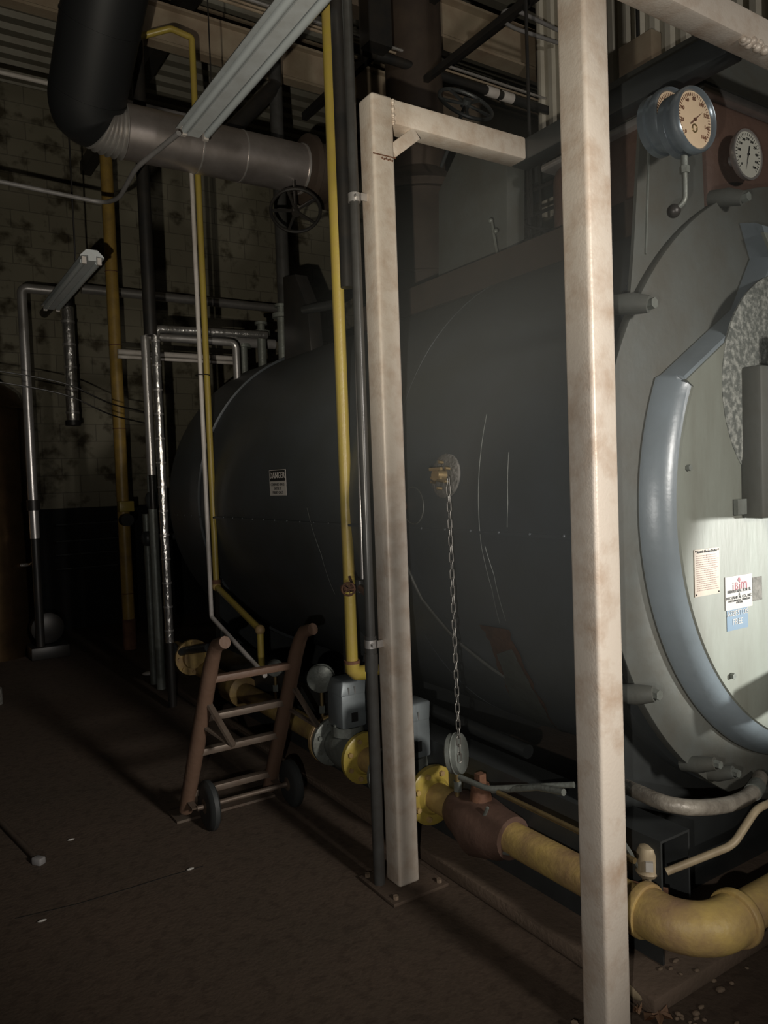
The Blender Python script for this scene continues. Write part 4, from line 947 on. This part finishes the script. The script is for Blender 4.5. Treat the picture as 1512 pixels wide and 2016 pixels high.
# round tank far left, pump silhouettes
tk = P(20, 830, Y=8.4)
o = thing('storage_tank', (tk.x-0.35, 8.6, 0), 'dull metal cylindrical tank at the far left edge', 'tank')
MB().lathe((tk.x-0.32, 8.6, 0), (0, 0, 1), [(0, 0.5), (2.45, 0.5), (2.62, 0.42), (2.75, 0.25)], 40).build('shell', M['tank'], o)
MB().torus((tk.x-0.32, 8.6, 2.45), (0, 0, 1), 0.5, 0.015, 40, 6).build('rim_band', M['tank'], o)
pc_ = P(85, 1235, Z=0.25)
o = thing('floor_pump', (pc_.x, pc_.y, 0), 'barely visible pump on the floor at the dark left', 'pump')
MB().box((pc_.x, pc_.y, 0.06), (0.35, 0.8, 0.12)).build('base', M['black'], o, bevel=0.01)
MB().cyl((pc_.x, pc_.y-0.1, 0.28), (pc_.x, pc_.y+0.35, 0.28), 0.13).build('motor', M['black'], o)
MB().lathe((pc_.x, pc_.y-0.3, 0.28), (0, 1, 0), [(0, 0.1), (0.02, 0.15), (0.14, 0.15), (0.17, 0.08)], 24).build('pump_head', M['black'], o)
pts = [P(-10, 1115, Y=8.3), P(60, 1112, Y=8.2), P(76, 1098, Y=8.0)]
simple('foil_scrap_pipe', 'short bit of shiny pipe in the dark far left', 'pipe', MB().tube(pts, 0.018, 0.05, 10), M['foil'])
# rack lines low on the wall left
for i, y_ in enumerate((1030, 1063, 1090, 1118)):
    a = P(110, y_+4, Y=9.3); b = P(232, y_-8, Y=9.3)
    simple('wall_rail', ['topmost', 'second', 'third', 'lowest'][i]+' black rail on the dark lower back wall', 'rail', MB().cyl(a, (b.x, 9.3, a.z), 0.012, seg=8), M['dark'], group='rails on the lower back wall')
# orange post stub at left picture edge
a = P(0, 1385, Z=0)
o = thing('bollard', (a.x-0.03, a.y, 0), 'orange and yellow bollard cut by the left edge', 'bollard')
MB().cyl((a.x-0.05, a.y, 0.0), (a.x-0.05, a.y, 1.25), 0.055).build('post', M['brown_yellow'], o)
MB().cyl((a.x-0.05, a.y, 0.0), (a.x-0.05, a.y, 0.12), 0.07).build('foot', M['mortar'], o)
# valves and clutter at the boiler's rear foot
for (x, y_, r, l) in ((300, 985, 0.07, 'dark valve cluster beside the plain metal pipe, upper one'), (290, 1060, 0.06, 'dark valve cluster beside the plain metal pipe, lower one')):
    c = P(x, y_, X=1.75); o = thing('valve_cluster', c, l, 'valve')
    MB().sphere(c, r, (0.8, 1, 1.2)).build('body', M['dark'], o); MB().cyl(Vector((c.x, c.y, 0.0)), c+Vector((0, 0, 0.2)), r*0.5).build('spindle', M['castgrey'], o)
    MB().cyl(c, c+Vector((0.60, 0.0, 0)), r*0.45).build('outlet', M['dark'], o)
c1, c2 = P(290, 1062, X=1.75), P(296, 1180, X=1.75)
simple('sight_glass', 'thin bright sight glass tube low beside the foil pipe', 'sight glass', MB().tube([c1, c2], 0.008, 0, 8), M['steel'])
bt = MB().tube([P(340, 1272, X=1.7), P(350, 1285, X=1.7), P(370, 1280, X=1.75), P(410, 1275, X=1.8)], 0.03, 0.04, 12)
simple('blowdown_pipe', 'dark pipe linking the foil pipe foot to the yellow flange', 'pipe', bt, M['dark'])
c = P(295, 1325, Z=0.02); simple('white_rag', 'small pale rag on the floor by the foil pipe foot', 'rag', MB().sphere(c, 0.05, (1.3, 0.8, 0.35)), M['white'])

# ------------------------------------------------------------------ hand truck
ht = thing('hand_truck', (1.32, 3.5, 0), 'old wooden two wheeled hand truck leaning back on the floor', 'hand truck')
def rail_side(pb, pt):
    # one continuous bent wooden side rail with a curled handle
    pts = [pb, pb.lerp(pt, 0.33), pb.lerp(pt, 0.66), pt, pt+Vector((0.0, -0.05, 0.075)), pt+Vector((0.0, -0.09, 0.115)), pt+Vector((0.01, -0.16, 0.135))]
    MB().rings(pts, [0.034, 0.036, 0.036, 0.034, 0.031, 0.029, 0.027], 12).build('side_rail', M['truck'], ht)
    return pb, pt
bl, tl = P(366, 1588, Y=3.55), P(415, 1315, Y=3.2); br, tr = P(530, 1555, Y=3.55), P(583, 1285, Y=3.2)
zb_t = (bl.z+br.z)/2; zt_t = (tl.z+tr.z)/2
La, Lb = rail_side(Vector((bl.x, 3.55, zb_t)), Vector((tl.x, 3.2, zt_t))); Ra, Rb = rail_side(Vector((br.x, 3.55, zb_t)), Vector((tr.x, 3.2, zt_t)))
for t in (0.12, 0.42, 0.66, 0.92):
    a = La.lerp(Lb, t); b = Ra.lerp(Rb, t); MB().bar(a, b, 0.045, 0.03).build('rung', M['truck_iron'] if t < 0.9 else M['truck'], ht, bevel=0.004)
for t in (0.18, 0.54):
    a = (La.lerp(Lb, t)+La.lerp(Lb, t+0.2))/2; b = (Ra.lerp(Rb, t)+Ra.lerp(Rb, t+0.2))/2
# axle, wheels, nose plate
ax = Vector((0, 3.42, 0.115))
MB().cyl((La.x+0.01, ax.y, ax.z), (Ra.x+0.10, ax.y, ax.z), 0.012).build('axle', M['truck_iron'], ht)
for xx in (La.x+0.07, Ra.x+0.065):
    wl = MB().lathe((xx-0.025, ax.y, ax.z), (1, 0, 0), [(0, 0.08), (0.004, 0.10), (0.015, 0.115), (0.035, 0.115), (0.046, 0.10), (0.05, 0.08)], 32).build('wheel', M['rubber'], ht)
    MB().lathe((xx-0.028, ax.y, ax.z), (1, 0, 0), [(0, 0.02), (0.006, 0.045), (0.05, 0.045), (0.056, 0.02)], 20).build('wheel_hub', M['truck_iron'], wl)
MB().bb((La.x-0.04, 3.57, 0.0), (Ra.x+0.04, 3.72, 0.012)).build('nose_plate', M['truck_iron'], ht)
for (pa, pb) in ((La, Lb), (Ra, Rb)):
    q = pa.lerp(pb, 0.08); MB().bar(q, (q.x, ax.y, ax.z), 0.03, 0.008).build('axle_bracket', M['truck_iron'], ht)
# swing-down rear brace, V shape at each side
for (pa, pb, s_) in ((La, Lb, 1), (Ra, Rb, 1)):
    q = pa.lerp(pb, 0.80); e = q+Vector((0.075, -0.12, -0.20)); MB().bar(q, e, 0.03, 0.012).build('brace_leg', M['truck_iron'], ht)
    MB().bar(e, pa.lerp(pb, 0.62), 0.022, 0.010).build('brace_stay', M['truck_iron'], ht)
mb = MB()
for (pa, pb) in ((La, Lb), (Ra, Rb)):
    for t in (0.15, 0.35, 0.5, 0.66, 0.8, 0.95): mb.sphere(pa.lerp(pb, t)+Vector((0, -0.027, -0.0)), 0.006, u=8, v=6)
mb.build('rivets', M['steel'], ht)

# ------------------------------------------------------------------ floor litter
a, b = P(-30, 1570, Z=0.06), P(76, 1695, Z=0.014)
o = thing('loose_rod', b, 'rod with a clamp end lying on the dark floor at left', 'rod')
MB().cyl((a.x, a.y, 0.014), (b.x, b.y, 0.014), 0.012).build('rod', M['truck_iron'], o)
MB().box((b.x, b.y, 0.016), (0.035, 0.05, 0.032), Matrix.Rotation(0.6, 3, 'Z')).build('clamp_end', M['insul'], o, bevel=0.006)
hp = P(1275, 1965, Z=0.035)
o = thing('pipe_offcut', hp, 'open ended small pipe lying by the slab edge at bottom right', 'pipe')
mb = MB(); mb.lathe((hp.x+0.01, hp.y, 0.032), (-0.25, 1, 0), [(0, 0.017), (0, 0.022), (0.13, 0.022), (0.13, 0.017), (0.0, 0.017)], 20, cap=False); mb.build('wall', M['can'], o)
def leaf(c, r, label, group='dry leaves by the slab corner', seed=0):
    rnd = random.Random(seed); mb = MB(); n = 14; cen = mb.bm.verts.new((c.x, c.y, c.z+0.016)); ring = []; mid = []
    for k in range(n):
        a = 2*math.pi*k/n; rr = r*rnd.uniform(0.65, 1.15); ring.append(mb.bm.verts.new((c.x+rr*math.cos(a), c.y+rr*math.sin(a)*0.7, c.z+rnd.uniform(0.002, 0.03)))); mid.append(mb.bm.verts.new((c.x+rr*0.5*math.cos(a), c.y+rr*0.35*math.sin(a), c.z+(0.005 if k % 2 else 0.02))))
    for k in range(n): mb.bm.faces.new((cen, mid[k], mid[(k+1) % n])); mb.bm.faces.new((mid[k], ring[k], ring[(k+1) % n], mid[(k+1) % n]))
    g = bmesh.ops.solidify(mb.bm, geom=mb.bm.faces[:], thickness=0.0012)
    return tag(mb.build('dry_leaf', M['leaf']), label, 'leaf', group)
leaf(P(1298, 2004, Z=0), 0.05, 'curled pale brown leaf nearest the open pipe end', seed=1)
leaf(P(1256, 1996, Z=0), 0.016, 'small curled leaf left of the larger pale leaf', seed=2)
leaf(P(1215, 2012, Z=0), 0.02, 'leaf scrap beside the near post foot', seed=3)
rnd = random.Random(11)
spots = [(1372, 1908), (1405, 1895), (1418, 1912), (1320, 1905), (1340, 1915), (1300, 1905), (1330, 1890), (1450, 1975), (1412, 1990), (1380, 1945), (1470, 1870), (1440, 1900)]+[(1330+rnd.randint(0, 60), 1955+rnd.randint(0, 50)) for _ in range(26)]
for i, (x, y_) in enumerate(spots):
    q = P(x, y_, Z=0.062 if x > 1290 else 0.0); mb = MB(); s_ = rnd.uniform(0.005, 0.010)
    mb.sphere((q.x, q.y, (0.055 if (q.x > 1.8 and q.y > 1.42) else 0)+s_*0.5), s_, (rnd.uniform(0.8, 1.8), rnd.uniform(0.7, 1.3), 0.6), 7, 5)
    tag(mb.build('floor_chip', M['debris']), 'small concrete chip on the pale slab below the yellow elbow', 'debris chip', 'concrete chips below the elbow')
for (x, y_, l) in ((140, 1655, 'pale chip on the dark floor left of the hand truck, farther one'), (375, 1713, 'tiny pale chip at the end of the floor crack'), (83, 1815, 'pale sliver near the left end of the floor crack')):
    q = P(x, y_, Z=0.0); simple('floor_sliver', l, 'debris chip', MB().sphere((q.x, q.y, 0.005), 0.009, (1.8, 0.7, 0.5), 8, 6), M['paper'])
# floor crack
pts = [P(30, 1808, Z=0.0005), P(150, 1780, Z=0.0005), P(250, 1750, Z=0.0005), P(330, 1725, Z=0.0005), P(400, 1705, Z=0.0005)]
mb = MB()
for i in range(len(pts)-1): mb.bar(pts[i], pts[i+1], 0.006, 0.001)
ck = mb.build('trim_12', M['black']); struct(ck)

# ------------------------------------------------------------------ haze volume added to imitate lens glare
hz = MB().sphere((0, 0, 0), 1.0, (1, 1, 1), 32, 20).build('glare_haze', M['floor'])
hz.location = (1.85, 1.85, 1.75); hz.scale = (0.95, 1.1, 1.25)
vm = bpy.data.materials.new('glare_haze'); vm.use_nodes = True; nt = vm.node_tree
nt.nodes.remove(nt.nodes['Principled BSDF']); vs_ = nt.nodes.new('ShaderNodeVolumeScatter')
vs_.inputs['Anisotropy'].default_value = 0.2; vs_.inputs['Color'].default_value = (0.95, 1.0, 0.95, 1)
tc_ = nt.nodes.new('ShaderNodeTexCoord'); ln_ = nt.nodes.new('ShaderNodeVectorMath'); ln_.operation = 'LENGTH'
nt.links.new(tc_.outputs['Object'], ln_.inputs[0]); mr_ = nt.nodes.new('ShaderNodeMapRange'); mr_.interpolation_type = 'SMOOTHSTEP'
mr_.inputs['From Min'].default_value = 0.1; mr_.inputs['From Max'].default_value = 1.0; mr_.inputs['To Min'].default_value = 0.26; mr_.inputs['To Max'].default_value = 0.0
nt.links.new(ln_.outputs['Value'], mr_.inputs['Value']); nt.links.new(mr_.outputs[0], vs_.inputs['Density'])
nt.links.new(vs_.outputs[0], nt.nodes['Material Output'].inputs['Volume']); hz.data.materials[0] = vm
tag(hz, 'thin added haze imitating lens glare between the two posts and the boiler', 'haze'); hz['kind'] = 'stuff'
